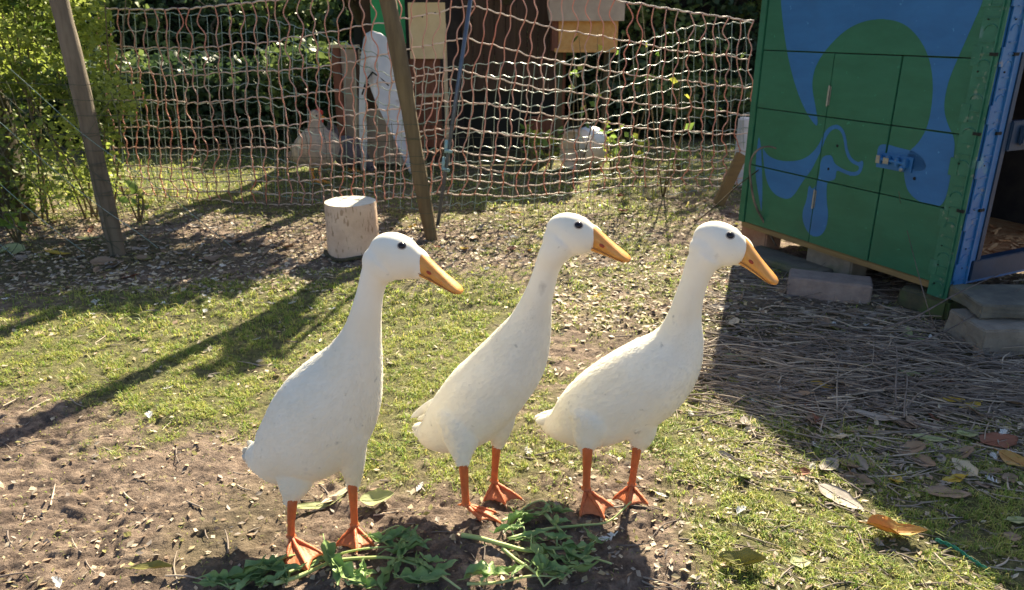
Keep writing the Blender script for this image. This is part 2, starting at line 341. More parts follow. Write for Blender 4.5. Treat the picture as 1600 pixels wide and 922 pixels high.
    for px, py, rx, ry, w in ((1360, 540, .75, .5, 1.2), (1150, 520, .2, .35, .5), (200, 400, .9, .33, .95), (30, 420, .5, .4, .9), (470, 330, .7, .25, .7), (400, 800, .16, .16, .6), (300, 870, .15, .1, .6), (1540, 700, .4, .3, .6), (560, 640, .12, .1, .5), (270, 560, .14, .2, .4)):
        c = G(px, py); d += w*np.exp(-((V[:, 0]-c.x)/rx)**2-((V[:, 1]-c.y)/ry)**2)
    d = np.clip(d*1.1-.55*(1-fbm(V[:, 0]*7, V[:, 1]*7, 91, 3)), 0, .95); a = o.data.attributes.new('painted_shade_soil', 'FLOAT', 'POINT'); a.data.foreach_set('value', d.astype(np.float32))
ground()

def wedge_ok(x, y):                             # roughly what the photo can see, with a margin for a step to the side
    return (np.abs(x) < y*.78+.35) & (y > .85)
def grass():
    rng = np.random.default_rng(4)
    def blades(n, y0, y1, l0, l1, w, name, label, thr=.2):
        y = rng.uniform(y0, y1, n); x = rng.uniform(-1, 1, n)*(y*.78+.3)
        g = grass_at(x, y); clump = fbm(x*40, y*40, 77, 2)
        k = (rng.uniform(0, 1, n) < g*1.05*sstep(.36, .74, clump)+.035*sstep(.55, .8, clump)+.008) & wedge_ok(x, y)
        x, y, g = x[k], y[k], g[k]; n = len(x); z = hz(x, y)-.002
        a = rng.uniform(0, 2*np.pi, n); le = rng.uniform(l0, l1, n)*(.55+.45*g)*(1+(rng.uniform(0, 1, n) > .94)*1.1*rng.uniform(.4, 1.4, n))
        lean = rng.uniform(.5, 1.5, n); ww = w*rng.uniform(.6, 1.3, n)
        dx, dy = np.cos(a), np.sin(a); px, py = -dy*ww/2, dx*ww/2
        h1, h2 = le*.55*np.cos(lean*.5), le*np.cos(lean*.9)*.85; r1, r2 = le*.5*np.sin(lean*.5), le*np.sin(lean*.9)
        P = [np.stack([x-px, y-py, z], -1), np.stack([x+px, y+py, z], -1),
             np.stack([x+dx*r1+px*.8, y+dy*r1+py*.8, z+h1], -1), np.stack([x+dx*r1-px*.8, y+dy*r1-py*.8, z+h1], -1), np.stack([x+dx*r2, y+dy*r2, z+np.maximum(h2, .003)], -1)]
        V = np.stack(P, 1).reshape(-1, 3); b = np.arange(n)*5
        Fc = np.concatenate([np.stack([b, b+1, b+2], -1), np.stack([b, b+2, b+3], -1), np.stack([b+3, b+2, b+4], -1)])
        t = np.repeat(np.clip(rng.normal(.33, .38, n), 0, 1), 5)
        return V, Fc, t
    m = mat('short_grass', (.14, .27, .035), (.34, .44, .07), 9, .5, trans=.5, tint=(.56, .48, .17))
    out = []
    for args in ((420000, .85, 2.3, .008, .024, .0019), (300000, 2.3, 4.2, .010, .028, .0032), (110000, 4.2, 8.5, .02, .05, .007)): out.append(blades(*args, '', ''))
    V = np.concatenate([a[0] for a in out]); t = np.concatenate([a[2] for a in out]); off = 0; Fs = []
    for a in out: Fs.append(a[1]+off); off += len(a[0])
    o = mesh_obj('grass', V, np.concatenate(Fs), m, attr=t); tag(o, 'short patchy yellow-green grass and moss growing on the trodden mud', 'grass', kind='stuff')
grass()

# ---------------------------------------------------------------- ducks
def remesh(mb, vox, smooth_it, mats, root, name, extra=None, fuzz=None):
    me = bpy.data.meshes.new('tmp'); me.from_pydata(mb.V, [], mb.F); me.update()
    bm = bmesh.new(); bm.from_mesh(me); bmesh.ops.recalc_face_normals(bm, faces=bm.faces); bm.to_mesh(me); bm.free()
    o = bpy.data.objects.new('tmp', me); COL.objects.link(o)
    r = o.modifiers.new('r', 'REMESH'); r.mode = 'VOXEL'; r.voxel_size = vox
    s = o.modifiers.new('s', 'SMOOTH'); s.iterations = smooth_it; s.factor = .5
    dg = bpy.context.evaluated_depsgraph_get(); ev = o.evaluated_get(dg); new = bpy.data.meshes.new_from_object(ev)
    bpy.data.objects.remove(o, do_unlink=True)
    bm = bmesh.new(); bm.from_mesh(new)
    bvh = BVHTree.FromBMesh(bm)
    nb = len(bm.faces)
    if fuzz:
        bm.faces.ensure_lookup_table(); fr = np.random.default_rng(fuzz[1]); ar = np.array([f.calc_area() for f in bm.faces]); pick = fr.choice(len(ar), fuzz[0], p=ar/ar.sum()); fl0 = fuzz[2]; hc = fuzz[3]; new_f = []
        info = []
        for i in pick:
            f = bm.faces[int(i)]; w = fr.dirichlet([1]*len(f.verts)); p = Vector((0, 0, 0)); nn = Vector((0, 0, 0))
            for a, v in zip(w, f.verts): p += v.co*float(a); nn += v.normal*float(a)
            info.append((p, nn.normalized()))
        for (p, nn) in info:
            dh = (p-hc).length; k = min(1, max(0, (dh-.05)/.2)); fl = Vector(fl0)+Vector(fr.normal(0, .22, 3)); t = fl-nn*fl.dot(nn)
            if t.length < .15: continue
            t.normalize(); sd = nn.cross(t); L = (.0025+.0075*k)*fr.uniform(.6, 1.3); w = (.0006+.0014*k)*fr.uniform(.7, 1.2); lift = fr.uniform(.04, .16)*(1.0 if k > .5 else .8)
            b0 = p-nn*.0004; v = [bm.verts.new(b0-sd*w*.5), bm.verts.new(b0+sd*w*.5), bm.verts.new(b0+t*L*.6+sd*w+nn*L*lift*.75), bm.verts.new(b0+t*L+nn*L*lift), bm.verts.new(b0+t*L*.6-sd*w+nn*L*lift*.75)]
            ff = bm.faces.new(v); ff.material_index = 0; new_f.append(ff)
        nb = len(bm.faces)
    if extra:
        vs = [bm.verts.new(v) for v in extra.V]
        for f, mi in zip(extra.F, extra.M):
            try: fc = bm.faces.new([vs[i] for i in f]); fc.material_index = mi
            except ValueError: pass
        bm.faces.ensure_lookup_table(); bmesh.ops.recalc_face_normals(bm, faces=bm.faces[nb:])
    out = bpy.data.meshes.new(name); bm.to_mesh(out); bm.free()
    for m in mats: out.materials.append(m)
    out.polygons.foreach_set('use_smooth', np.ones(len(out.polygons), bool))
    ob = bpy.data.objects.new(name, out); COL.objects.link(ob); sub(ob, root)
    return ob, bvh
def px_loft(mb, rows, n=40, seg=28, m=0):       # rows: x, y, radius in photo pixels, distance Y
    A = catmull(rows, n); pts = [PY(a[0], a[1], a[3]) for a in A]
    mb.tube(pts, [max(.0008, PR(max(a[2], .5), p)) for a, p in zip(A, pts)], seg, m)
def foot(mb, ankle, tips, r, hind=True):
    A = ankle; paths = []
    for T in tips:
        T = Vector(T); mid = A.lerp(T, .5); mid.z = A.z*.42+T.z*.5+.004
        P = [A, A.lerp(mid, .55)+Vector((0, 0, -.001)), mid, mid.lerp(T, .55)+Vector((0, 0, .0015)), T]; Q = catmull([tuple(p) for p in P], 14)
        paths.append([Vector(q) for q in Q])
        rr = [r*(1-.45*i/13)*(1+.12*math.cos(i*1.7)) for i in range(14)]
        mb.tube(paths[-1], rr, 8, 1)
        d = (paths[-1][-1]-paths[-1][-3]).normalized(); T2 = paths[-1][-1]
        mb.tube([T2-d*.002, T2+d*.005+Vector((0, 0, .001)), T2+d*.010-Vector((0, 0, .002))], [r*.5, r*.35, r*.08], 6, 2)
    nu, nw = 12, 10
    for i in range(2):
        a, b = paths[i], paths[i+1]; top, bot = [], []
        for u in range(nu+1):
            for w in range(nw+1):
                ww = w/nw; lim = .97-.15*math.sin(math.pi*ww)**.8; s = u/nu*lim*13; k = min(int(s), 12); f = s-k
                pa, pb = a[k].lerp(a[k+1], f), b[k].lerp(b[k+1], f); p = pa.lerp(pb, ww)
                p = p + Vector((0, 0, -.0022*math.sin(math.pi*ww) + .0012*math.sin(u*1.3+w*2.1)*math.sin(math.pi*ww)))
                top.append(p+Vector((0, 0, .0008))); bot.append(p-Vector((0, 0, .0008)))
        V = top+bot; n1 = (nu+1)*(nw+1); Fc = []
        for u in range(nu):
            for w in range(nw):
                q = (u*(nw+1)+w, u*(nw+1)+w+1, (u+1)*(nw+1)+w+1, (u+1)*(nw+1)+w); Fc += [q, tuple(x+n1 for x in reversed(q))]
        for w in range(nw): q = nu*(nw+1)+w; Fc.append((q, q+1, q+1+n1, q+n1))
        mb.add(V, Fc, 3)
    if hind:
        d = (A-(tips[1]-A)*.5); e = Vector((d.x, d.y, A.z-.012)); e = A+(e-A).normalized()*.02
        mb.tube([A+Vector((0, 0, .002)), A.lerp(e, .5), e], [r*.9, r*.6, r*.25], 7, 1)
def loft_oval(mb, C, fwd, side, up, hs, ws, n=20, m=0, e=2.3):
    V = []; k = len(C)
    for c, h, w in zip(C, hs, ws):
        for j in range(n):
            t = 2*math.pi*j/n; cx, sx = math.cos(t), math.sin(t)
            V.append(c + side*w*math.copysign(abs(cx)**(2/e), cx) + up*h*math.copysign(abs(sx)**(2/e), sx))
    Fc = [(i*n+j, i*n+(j+1) % n, (i+1)*n+(j+1) % n, (i+1)*n+j) for i in range(k-1) for j in range(n)]
    Fc += [tuple(range(n-1, -1, -1)), tuple(range((k-1)*n, k*n))]; mb.add(V, Fc, m)
def feather_geo(mb, base, d, up, L, Wd, curl=0.0, m=0, n=9):
    d = d.normalized(); side = d.cross(up).normalized(); up = side.cross(d).normalized(); top = []
    for i in range(n+1):
        s = i/n; c = base + d*(L*s*math.cos(curl*s)) + up*(L*s*math.sin(curl*s)); w = Wd*(math.sin(math.pi*min(1, s*.85+.08))**.7)*(1 if i < n else .25)
        top.append((c-side*w-up*w*.25, c+up*.0006, c+side*w-up*w*.25))
    V = [p for t in top for p in t]; V += [p-up*.0012 for p in V]; k = 3*(n+1); Fc = []
    for i in range(n):
        for j in range(2): q = (i*3+j, i*3+j+1, i*3+j+4, i*3+j+3); Fc += [q, tuple(x+k for x in reversed(q))]
        Fc += [(i*3, i*3+3, i*3+3+k, i*3+k), (i*3+2, i*3+2+k, i*3+5+k, i*3+5)]
    mb.add(V, Fc, m)
def plumage(S, body, bvh, C, sidev, root):
    fr = np.random.default_rng(int(S['head'][0])+5); me = body.data; V = []; Fc = []
    polys = [p for p in me.polygons if p.material_index == 0]; ar = np.array([p.area for p in polys]); pick = fr.choice(len(ar), 1100, p=ar/ar.sum())
    def lay(p, fl, L, w, lift):
        rows = []; q = p.copy(); n = None
        for k in range(6):
            hit = bvh.find_nearest(q)
            if hit[0] is None: return
            n = hit[1]; t = fl-n*fl.dot(n)
            if t.length < .2: return
            t.normalize(); sd = n.cross(t); c = hit[0]+n*(lift*(k/5)**1.2-.0003); ww = w*(.45, .85, 1, .95, .7, .12)[k]; rows += [c-sd*ww-n*.0006*ww/w, c+n*.0004, c+sd*ww-n*.0006*ww/w]; q = hit[0]+t*L/5
        b = len(V); V.extend(rows)
        for k in range(5):
            for j in range(2): Fc.append((b+k*3+j, b+k*3+j+1, b+k*3+j+4, b+k*3+j+3))
    for i in pick:
        pc = Vector(polys[int(i)].center); dh = (pc-C).length
        if dh < .16: continue
        k = min(1, (dh-.16)/.15); lay(pc, (Vector((-.62, .28, -.62))+Vector(fr.normal(0, .12, 3))).normalized(), (.012+.012*k)*fr.uniform(.8, 1.2), (.003+.003*k)*fr.uniform(.8, 1.2), .0004+.0004*k*fr.random())
    o = mesh_obj('body_feathers', V, Fc, M['feather'], smooth=True); sub(o, root); o['kind'] = 'stuff'
    rows, off = S['wings'][0]; A = catmull(rows, 16)
    for side in (1, -1):
        V = []; Fc = []
        for j in range(26):
            s = j/25; lane = (j % 4)/3-.5; a = A[min(15, int((.12+.62*s)*15))]; pc = PY(a[0]+lane*8, a[1]+lane*a[2]*1.1, a[3]-.03)
            if side < 0: pc = pc-2*sidev*(pc-C).dot(sidev)
            b = A[min(15, int((.12+.62*s)*15)+3)]; a2 = PY(a[0], a[1], a[3]); fl = (PY(b[0], b[1], b[3])-a2).normalized() if b is not a else Vector((-.7, .2, -.5))
            lay(pc, fl, .045+.02*s, .0065, .0014)
        o = mesh_obj('wing', V, Fc, M['feather'], smooth=True); sub(o, root)
def duck(S):
    base = G(*S['base']); root = empty('runner_duck', S['label'], 'duck', (base.x, base.y, 0), 0, 'white runner ducks standing in a row')
    mb = MB()
    px_loft(mb, S['body'], 56, 36)
    for t in S['thighs']: px_loft(mb, [(t[0][0]+3, t[0][1]-34, 12, t[0][3]+.03)]+[(t[0][0], t[0][1], t[0][2]-4, t[0][3]+.008)]+t[1:], 20, 20)
    # head
    hx, hy, ha, hb, ang, hY, hw = S['head']; C = PY(hx, hy, hY)
    fwd = (PY(*S['tip']) - PY(*S['bbase'])).normalized()
    right = PY(hx+50, hy, hY)-C; upi = PY(hx, hy-50, hY)-C; right.normalize(); upi.normalize()
    hf = (fwd*Vector((1, 1, 0))).normalized(); sidev = hf.cross(Vector((0, 0, 1))).normalized()      # points to the camera's side
    a = R(ang); hd = (hf*math.cos(a)-Vector((0, 0, 1))*math.sin(a)).normalized(); hu = sidev.cross(hd).normalized()
    if hu.z < 0: hu = -hu
    ax = Matrix((hd, sidev, hu)).transposed()
    mb.sphere(C, (PR(ha, C), PR(hw, C), PR(hb, C)), 32, 0, ax)
    for (ex, ey, er, es) in S.get('lumps', []):
        c2 = PY(ex, ey, hY); mb.sphere(c2, (PR(er, c2)*1.15, PR(er, c2)*es, PR(er, c2)), 20, 0, ax)
    # wings folded on both sides of the body
    for rows, off in []:
        A = catmull(rows, 20); pts = [PY(q[0], q[1], q[3]) for q in A]
        V = []; n = 18
        for i, (q, p) in enumerate(zip(A, pts)):
            T = (pts[min(i+1, 19)]-pts[max(i-1, 0)]).normalized(); o_ = Vector(off).normalized(); o_ = (o_-T*o_.dot(T)).normalized(); b_ = T.cross(o_)
            for j in range(n):
                t = 2*math.pi*j/n; V.append(p - o_*.0065*S.get('wf', 1) + b_*math.cos(t)*PR(max(q[2], 1), p) + o_*math.sin(t)*PR(max(q[4], 1), p)*.5)
        Fc = [(i*n+j, i*n+(j+1) % n, (i+1)*n+(j+1) % n, (i+1)*n+j) for i in range(19) for j in range(n)] + [tuple(range(n-1, -1, -1)), tuple(range(19*n, 20*n))]
        mb.add(V, Fc)
    ex = MB()
    for lg in S['legs']:
        A = G(*lg['ankle'], lg.get('z', .03)); top = PY(*lg['top'], A.y+lg.get('dy', .0)); k = PR(lg.get('r', 6.5)*1.06, A)
        kn = A.lerp(top, .5)+Vector(lg.get('bend', (0, 0, 0)))
        Q = catmull([tuple(top+Vector((0, .012, .022))), tuple(top), tuple(kn), tuple(A.lerp(kn, .18)), tuple(A)], 16)
        rr = np.interp(np.linspace(0, 1, 16), [0, .2, .3, .55, .8, .93, 1], [.8, 1.15, 1.08, .84, .85, 1.15, 1.0])*k
        ex.tube([Vector(q) for q in Q], list(rr), 12, 1)
        tips = []
        for t in lg['tips']:
            p = G(*t); p.z = max(H(p.x, p.y), H(p.x+.01, p.y), H(p.x, p.y-.01))+.004; tips.append(p)
        foot(ex, A, tips, k*.52)
    body, bvh = remesh(mb, .0027, 14, [M['feather'], M['leg'], M['claw'], M['web']], root, 'body', ex, (15000, int(hx), (-.62, .28, -.62), C))
    plumage(S, body, bvh, C, sidev, root)
    # bill
    B = PY(*S['bbase']); T = PY(*S['tip']); Lb = (T-B).length; sd_ = sidev; f = (T-B).normalized(); u = sd_.cross(f).normalized()
    if u.z < 0: u = -u
    k = PR(1, B); s = [-.14, -.04, .05, .2, .4, .6, .78, .9, .97, 1.0]
    top = [20, 20, 19, 16, 12.6, 9.8, 7.4, 5.6, 4.0, 1.4]; wid = [12, 14, 14.5, 14, 13, 13, 13.5, 12.5, 9, 3.5]
    bm_ = MB(); h = [t*.8 for t in top]
    # upper bill: taller above, with its edge line low on the side
    C_ = [B + f*Lb*q + u*k*(t*.2) for q, t in zip(s, top)]
    loft_oval(bm_, C_, f, sd_, u, [q*k*.84 for q in top], [q*k for q in wid], 24, 0, 2.4)
    bill = bm_.build('bill', M['bill'], smooth=True, root=root)
    lo = MB(); s2 = s[:-1]; C2 = [B + f*Lb*q*.97 - u*k*(t*.52+.6) for q, t in zip(s2, top)]
    loft_oval(lo, C2, f, sd_, u, [q*k*.42 for q in top[:-1]], [q*k*.86 for q in wid[:-1]], 20, 0, 2.2)
    lo.build('lower_bill', M['bill'], smooth=True, root=root)
    for sg in (1, -1):
        ms = MB(); ms.tube([B+f*Lb*q - u*k*(.44*float(np.interp(q, s, top))) + sd_*sg*k*(float(np.interp(q, s, wid))*.97) for q in np.linspace(0, .93, 14)], .0007, 6); so = ms.build('bill_seam', M['seam'], smooth=True); sub(so, bill)
    bvb = BVHTree.FromPolygons([tuple(v.co) for v in bill.data.vertices], [tuple(p.vertices) for p in bill.data.polygons])
    for sg in (1, -1):
        q = .34; c = B+f*Lb*q+u*k*4.2; org = c+sd_*sg*.08; hit = bvb.ray_cast(org, -sd_*sg)
        if hit[0] is not None:
            nb = MB(); nn = hit[1].normalized(); ax2 = Matrix((f, nn, f.cross(nn).normalized())).transposed(); nb.sphere(hit[0]-nn*.0004, (k*4.6, k*1.0, k*2.6), 14, 0, ax2)
            o = nb.build('nostril', M['nostril'], smooth=True); sub(o, bill)
    # eyes
    cam0 = Vector((0, 0, 1)); dr = ray(*S['eye']).normalized(); hit = bvh.ray_cast(cam0, dr)
    if hit[0] is not None:
        for sg in (1, -1):
            p, n_ = hit[0].copy(), hit[1].normalized()
            if sg < 0: p = p - 2*sidev*(p-C).dot(sidev); n_ = n_ - 2*sidev*n_.dot(sidev)
            r_ = PR(6.8, p); q_ = n_.to_track_quat('Z', 'Y').to_matrix()
            e = MB(); e.sphere(p-n_*r_*.45, r_, 24); eo = e.build('eye', M['eye'], smooth=True, root=root)
            l = MB(); ring = [p + q_@Vector((math.cos(t)*r_*1.0, math.sin(t)*r_*.9, r_*.02)) for t in np.linspace(0, 2*math.pi, 25)]
            l.tube(ring, r_*.13, 7, 0, False); l.build('eyelid', M['lid'], smooth=True, root=root)
    # tail feathers
    for (bx, by, tx, ty, Yb, Yt, wd, curl) in S['tail']:
        b0, t0 = PY(bx, by, Yb), PY(tx, ty, Yt); t_ = MB(); feather_geo(t_, b0, t0-b0, Vector((0, -.75, .6)), (t0-b0).length, PR(wd, b0), curl); t_.build('tail_feather', M['quill'], smooth=True, root=root)
    return root

D1 = dict(base=(500, 850), label='tallest white runner duck at the left, near the pale log, over the wilted greens',
  body=[(379, 703, 3, 1.36), (390, 707, 13, 1.36), (411, 711, 30, 1.345), (436, 709, 48, 1.33), (465, 692, 66, 1.31), (492, 668, 78, 1.295), (515, 635, 78, 1.28), (535, 600, 66, 1.27), (553, 563, 47, 1.26), (566, 522, 31, 1.255), (573, 485, 24, 1.25), (580, 452, 21, 1.245), (589, 425, 24, 1.24), (604, 408, 30, 1.235)],
  thighs=[[(470, 705, 46, 1.27), (462, 750, 28, 1.255), (457, 775, 15, 1.25), (455, 789, 9, 1.245)], [(535, 660, 44, 1.24), (548, 712, 24, 1.26), (552, 744, 14, 1.28), (552, 763, 9, 1.285)]],
  head=(618, 400, 45, 37, 14, 1.235, 31), lumps=[(645, 410, 27, .85), (598, 412, 30, .9)], tip=(722, 458, 1.20), bbase=(650, 409, 1.23), eye=(628, 384),
  wings=[([(560, 580, 10, 1.20, 6), (535, 610, 30, 1.175, 12), (500, 645, 44, 1.175, 14), (465, 672, 38, 1.20, 13), (435, 688, 22, 1.24, 11), (412, 692, 8, 1.28, 6)], (-.35, -.9, .1)),
         ([(535, 570, 10, 1.36, 6), (505, 590, 28, 1.37, 12), (475, 620, 38, 1.385, 12), (445, 650, 30, 1.39, 12), (425, 672, 12, 1.38, 8)], (-.4, .85, .3))],
  legs=[dict(top=(457, 786), ankle=(455, 838), tips=[(443, 905), (484, 899), (507, 870)], r=6.6, bend=(-.001, 0, 0)), dict(top=(551, 760), ankle=(554, 820), tips=[(524, 855), (558, 873), (586, 857)], r=6.4)],
  tail=[(398, 702, 388, 688, 1.35, 1.36, 5, .3), (402, 690, 404, 676, 1.35, 1.36, 4, .4), (395, 712, 381, 700, 1.34, 1.35, 7, .5), (400, 718, 380, 712, 1.33, 1.34, 8, .2)])
D2 = dict(base=(750, 790), label='middle white runner duck, leaning forward with a dirt smudge on its cheek',
  body=[(646, 670, 3, 1.47), (658, 673, 14, 1.47), (679, 674, 31, 1.455), (705, 662, 47, 1.44), (730, 643, 56, 1.425), (754, 618, 59, 1.41), (778, 592, 57, 1.40), (800, 564, 53, 1.39), (816, 535, 45, 1.385), (829, 505, 34, 1.38), (838, 473, 25, 1.375), (847, 445, 21, 1.37), (855, 418, 20, 1.365), (865, 396, 23, 1.36), (880, 378, 27, 1.36)],
  thighs=[[(722, 648, 44, 1.385), (722, 690, 27, 1.365), (723, 715, 14, 1.35), (723, 727, 9, 1.345)], [(775, 610, 40, 1.39), (778, 655, 27, 1.41), (779, 685, 14, 1.43), (777, 698, 8, 1.435)]],
  head=(893, 366, 43, 33, 12, 1.36, 28), lumps=[(918, 372, 24, .85), (876, 378, 26, .9)], tip=(984, 408, 1.315), bbase=(922, 372, 1.35), eye=(904, 352),
  wings=[([(822, 540, 10, 1.335, 6), (800, 575, 30, 1.32, 11), (768, 610, 40, 1.325, 12), (735, 645, 34, 1.35, 12), (708, 672, 20, 1.38, 10), (688, 690, 7, 1.41, 5)], (-.35, -.9, .1)),
         ([(790, 530, 10, 1.46, 6), (765, 552, 28, 1.475, 11), (735, 585, 34, 1.49, 11), (708, 620, 26, 1.50, 10), (690, 645, 9, 1.495, 6)], (-.4, .85, .3))],
  legs=[dict(top=(724, 722), ankle=(728, 788), tips=[(752, 823), (783, 818), (775, 801)], r=6.6), dict(top=(776, 694), ankle=(772, 752), tips=[(756, 788), (790, 790), (816, 783)], r=6.0)],
  tail=[(684, 622, 648, 651, 1.45, 1.48, 7, .15), (680, 640, 655, 655, 1.45, 1.48, 5, .1), (668, 668, 645, 668, 1.46, 1.47, 9, .1), (690, 655, 655, 672, 1.44, 1.46, 9, .1)])
D3 = dict(base=(950, 780), label='right-hand white runner duck with the most level back, head before the green coop',
  body=[(838, 650, 3, 1.52), (852, 657, 13, 1.52), (874, 661, 28, 1.505), (900, 654, 45, 1.49), (930, 641, 58, 1.47), (962, 623, 64, 1.455), (995, 604, 66, 1.44), (1024, 582, 62, 1.425), (1047, 557, 52, 1.415), (1062, 528, 38, 1.41), (1069, 498, 27, 1.405), (1076, 468, 22.5, 1.40), (1085, 440, 21, 1.395), (1095, 414, 24, 1.39), (1108, 396, 28, 1.385)],
  thighs=[[(930, 650, 46, 1.42), (920, 680, 26, 1.415), (917, 698, 14, 1.415), (917, 708, 9, 1.415)], [(990, 630, 46, 1.41), (1000, 672, 26, 1.42), (998, 694, 14, 1.425), (996, 706, 8, 1.425)]],
  head=(1124, 381, 44, 34, 16, 1.385, 29), lumps=[(1150, 390, 25, .85), (1106, 392, 27, .9)], tip=(1214, 444, 1.33), bbase=(1155, 391, 1.375), eye=(1141, 368),
  wings=[([(1052, 575, 10, 1.36, 6), (1025, 595, 32, 1.345, 12), (985, 615, 42, 1.345, 13), (940, 635, 38, 1.37, 12), (900, 650, 24, 1.41, 11), (868, 656, 8, 1.45, 6)], (-.25, -.95, .1)),
         ([(1010, 535, 10, 1.50, 6), (980, 548, 28, 1.52, 12), (945, 570, 36, 1.535, 12), (912, 600, 30, 1.545, 11), (880, 632, 12, 1.54, 7)], (-.3, .85, .35))],
  legs=[dict(top=(918, 703), ankle=(916, 764), tips=[(906, 810), (945, 814), (958, 798)], r=6.8, z=.034), dict(top=(995, 701), ankle=(987, 757), tips=[(958, 782), (979, 803), (1012, 799)], r=6.2, z=.034)],
  tail=[(884, 645, 842, 650, 1.50, 1.53, 8, .1), (890, 632, 866, 640, 1.50, 1.53, 6, .15), (880, 655, 838, 658, 1.49, 1.51, 9, .1), (892, 640, 862, 650, 1.48, 1.51, 7, .15)])
for d in (D1, D2, D3): duck(d)
# ---------------------------------------------------------------- painted duck coop
A0 = Vector((1.085, 3.44, 0)); dU = Vector((.431, -.902, 0)).normalized(); nF = Vector((dU.y, -dU.x, 0))   # nF points out of the front
UZ = Vector((0, 0, 1)); FW = 1.075; E0 = A0 + dU*FW; dW = -nF; nS = dU.copy()
def FP(u, z, off=0): return A0 + dU*u + UZ*z + nF*off
def SPt(w, z, off=0): return E0 + dW*w + UZ*z + nS*off
def on_front(px, py, off=0):
    d = ray(px, py); o = Vector((0, 0, 1)); t = (A0+nF*off-o).dot(nF)/d.dot(nF); p = o+d*t; return ((p-A0).dot(dU), p.z)
def on_side(px, py, off=0):
    d = ray(px, py); o = Vector((0, 0, 1)); t = (E0+nS*off-o).dot(nS)/d.dot(nS); p = o+d*t; return ((p-E0).dot(dW), p.z)
def fbox(mb, u0, u1, z0, z1, o0, o1, m=0, bev=0):
    mb.box(FP((u0+u1)/2, (z0+z1)/2, (o0+o1)/2), dU*(u1-u0)/2, nF*(o1-o0)/2, UZ*(z1-z0)/2, m, bev)
def sbox(mb, w0, w1, z0, z1, o0, o1, m=0, bev=0):
    mb.box(SPt((w0+w1)/2, (z0+z1)/2, (o0+o1)/2), dW*(w1-w0)/2, nS*(o1-o0)/2, UZ*(z1-z0)/2, m, bev)
ZB, ZT, DEP = .13, 1.165, .92
zs = [ZB, .40, .655, .90, ZT]
uL, uR = on_front(1284, 230)[0], on_front(1381, 260)[0]
def coop():
    root = empty('duck_coop', 'green wooden duck coop painted with blue swirls, door side open, raised on blocks', 'animal coop', (*E0.xy, 0))
    mb = MB()                                              # inner carcass: floor, back, left wall, ceiling, inner front
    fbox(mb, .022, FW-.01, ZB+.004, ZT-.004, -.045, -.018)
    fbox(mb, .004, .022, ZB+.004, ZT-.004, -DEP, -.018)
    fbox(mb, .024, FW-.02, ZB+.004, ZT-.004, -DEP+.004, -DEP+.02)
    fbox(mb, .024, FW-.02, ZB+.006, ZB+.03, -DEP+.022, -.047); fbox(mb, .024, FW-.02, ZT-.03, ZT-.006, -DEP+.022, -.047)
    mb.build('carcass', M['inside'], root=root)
    cols = [(.035, uL), (uL, uR), (uR, FW-.01)]
    pan = []
    for r in range(4):
        cs = [(.035, FW-.01)] if r == 3 else cols
        for ci, (a, b) in enumerate(cs):
            g = .0017; u0, u1, z0, z1 = a+g, b-g, zs[r]+(g if r else 0), zs[r+1]-g; o1 = 0.0 + ((.0025 if (ci == 1) else 0) if r < 3 else 0)
            q = MB(); fbox(q, u0, u1, z0, z1, -.017, o1, 0, .0015)
            door = (ci == 1 and r < 3)
            q.build('door_panel' if door else 'wall_board', M['green'], root=root); pan.append((u0+.0016, u1-.0016, z0+.0016, z1-.0016, o1))
    q = MB(); fbox(q, -.004, .032, ZB-.004, ZT, -.02, .004, 0, .002); q.build('corner_post', M['green'], root=root)
    # blue painted shapes, laid over the boards
    c = lambda L, ox, oy, s: [on_front(ox+x/s, oy+y/s) for x, y in L]
    P1 = c([(38, -60), (40, 0), (45, 60), (60, 170), (85, 270), (115, 345), (150, 398), (157, 385), (148, 330), (138, 280), (140, 240), (152, 200), (185, 150), (240, 95), (300, 65), (370, 58), (430, 75), (475, 120), (505, 180), (517, 250), (515, 320), (500, 400), (470, 450), (440, 475), (424, 520), (427, 560), (437, 600), (470, 632), (520, 650), (552, 640), (572, 560), (583, 480), (585, 435), (560, 385), (550, 340), (556, 290), (570, 240), (600, 170), (640, 80), (675, 0), (690, -60)], 1200, 0, 2.005)
    P2 = c([(188, 290), (205, 325), (235, 355), (300, 378), (400, 375), (460, 345), (510, 290), (545, 215), (575, 178), (620, 162), (655, 185), (675, 240), (682, 310), (705, 360), (745, 385), (765, 370), (775, 385), (765, 430), (745, 458), (700, 462), (650, 440), (617, 425), (615, 470), (600, 487), (562, 490), (560, 600), (572, 680), (560, 760), (530, 805), (490, 812), (450, 790), (420, 720), (420, 660), (445, 600), (455, 505), (478, 545), (505, 500), (522, 440), (525, 380), (545, 345), (580, 340), (595, 350), (605, 390), (650, 418), (700, 440), (742, 436), (752, 405), (720, 395), (688, 368), (668, 320), (660, 250), (645, 205), (620, 188), (590, 195), (560, 235), (535, 300), (500, 370), (470, 430), (440, 465), (410, 510), (380, 560), (345, 595), (300, 590), (250, 560), (215, 500), (200, 420)], 1140, 150, 3.688)
    P3 = c([(150, 380), (165, 240), (172, 240), (182, 300), (186, 420), (190, 520), (185, 680), (178, 640), (165, 560), (150, 470)], 1140, 150, 3.688)
    P4 = c([(858, 285), (900, 275), (975, 300), (1075, 320), (1130, 380), (1130, 440), (960, 420), (860, 410), (850, 350)], 1140, 150, 3.688)
    def smoothp(P):
        for _ in range(2):
            Q = []
            for i in range(len(P)):
                a, b = P[i], P[(i+1) % len(P)]; Q += [(a[0]*.75+b[0]*.25, a[1]*.75+b[1]*.25), (a[0]*.25+b[0]*.75, a[1]*.25+b[1]*.75)]
            P = Q
        return P
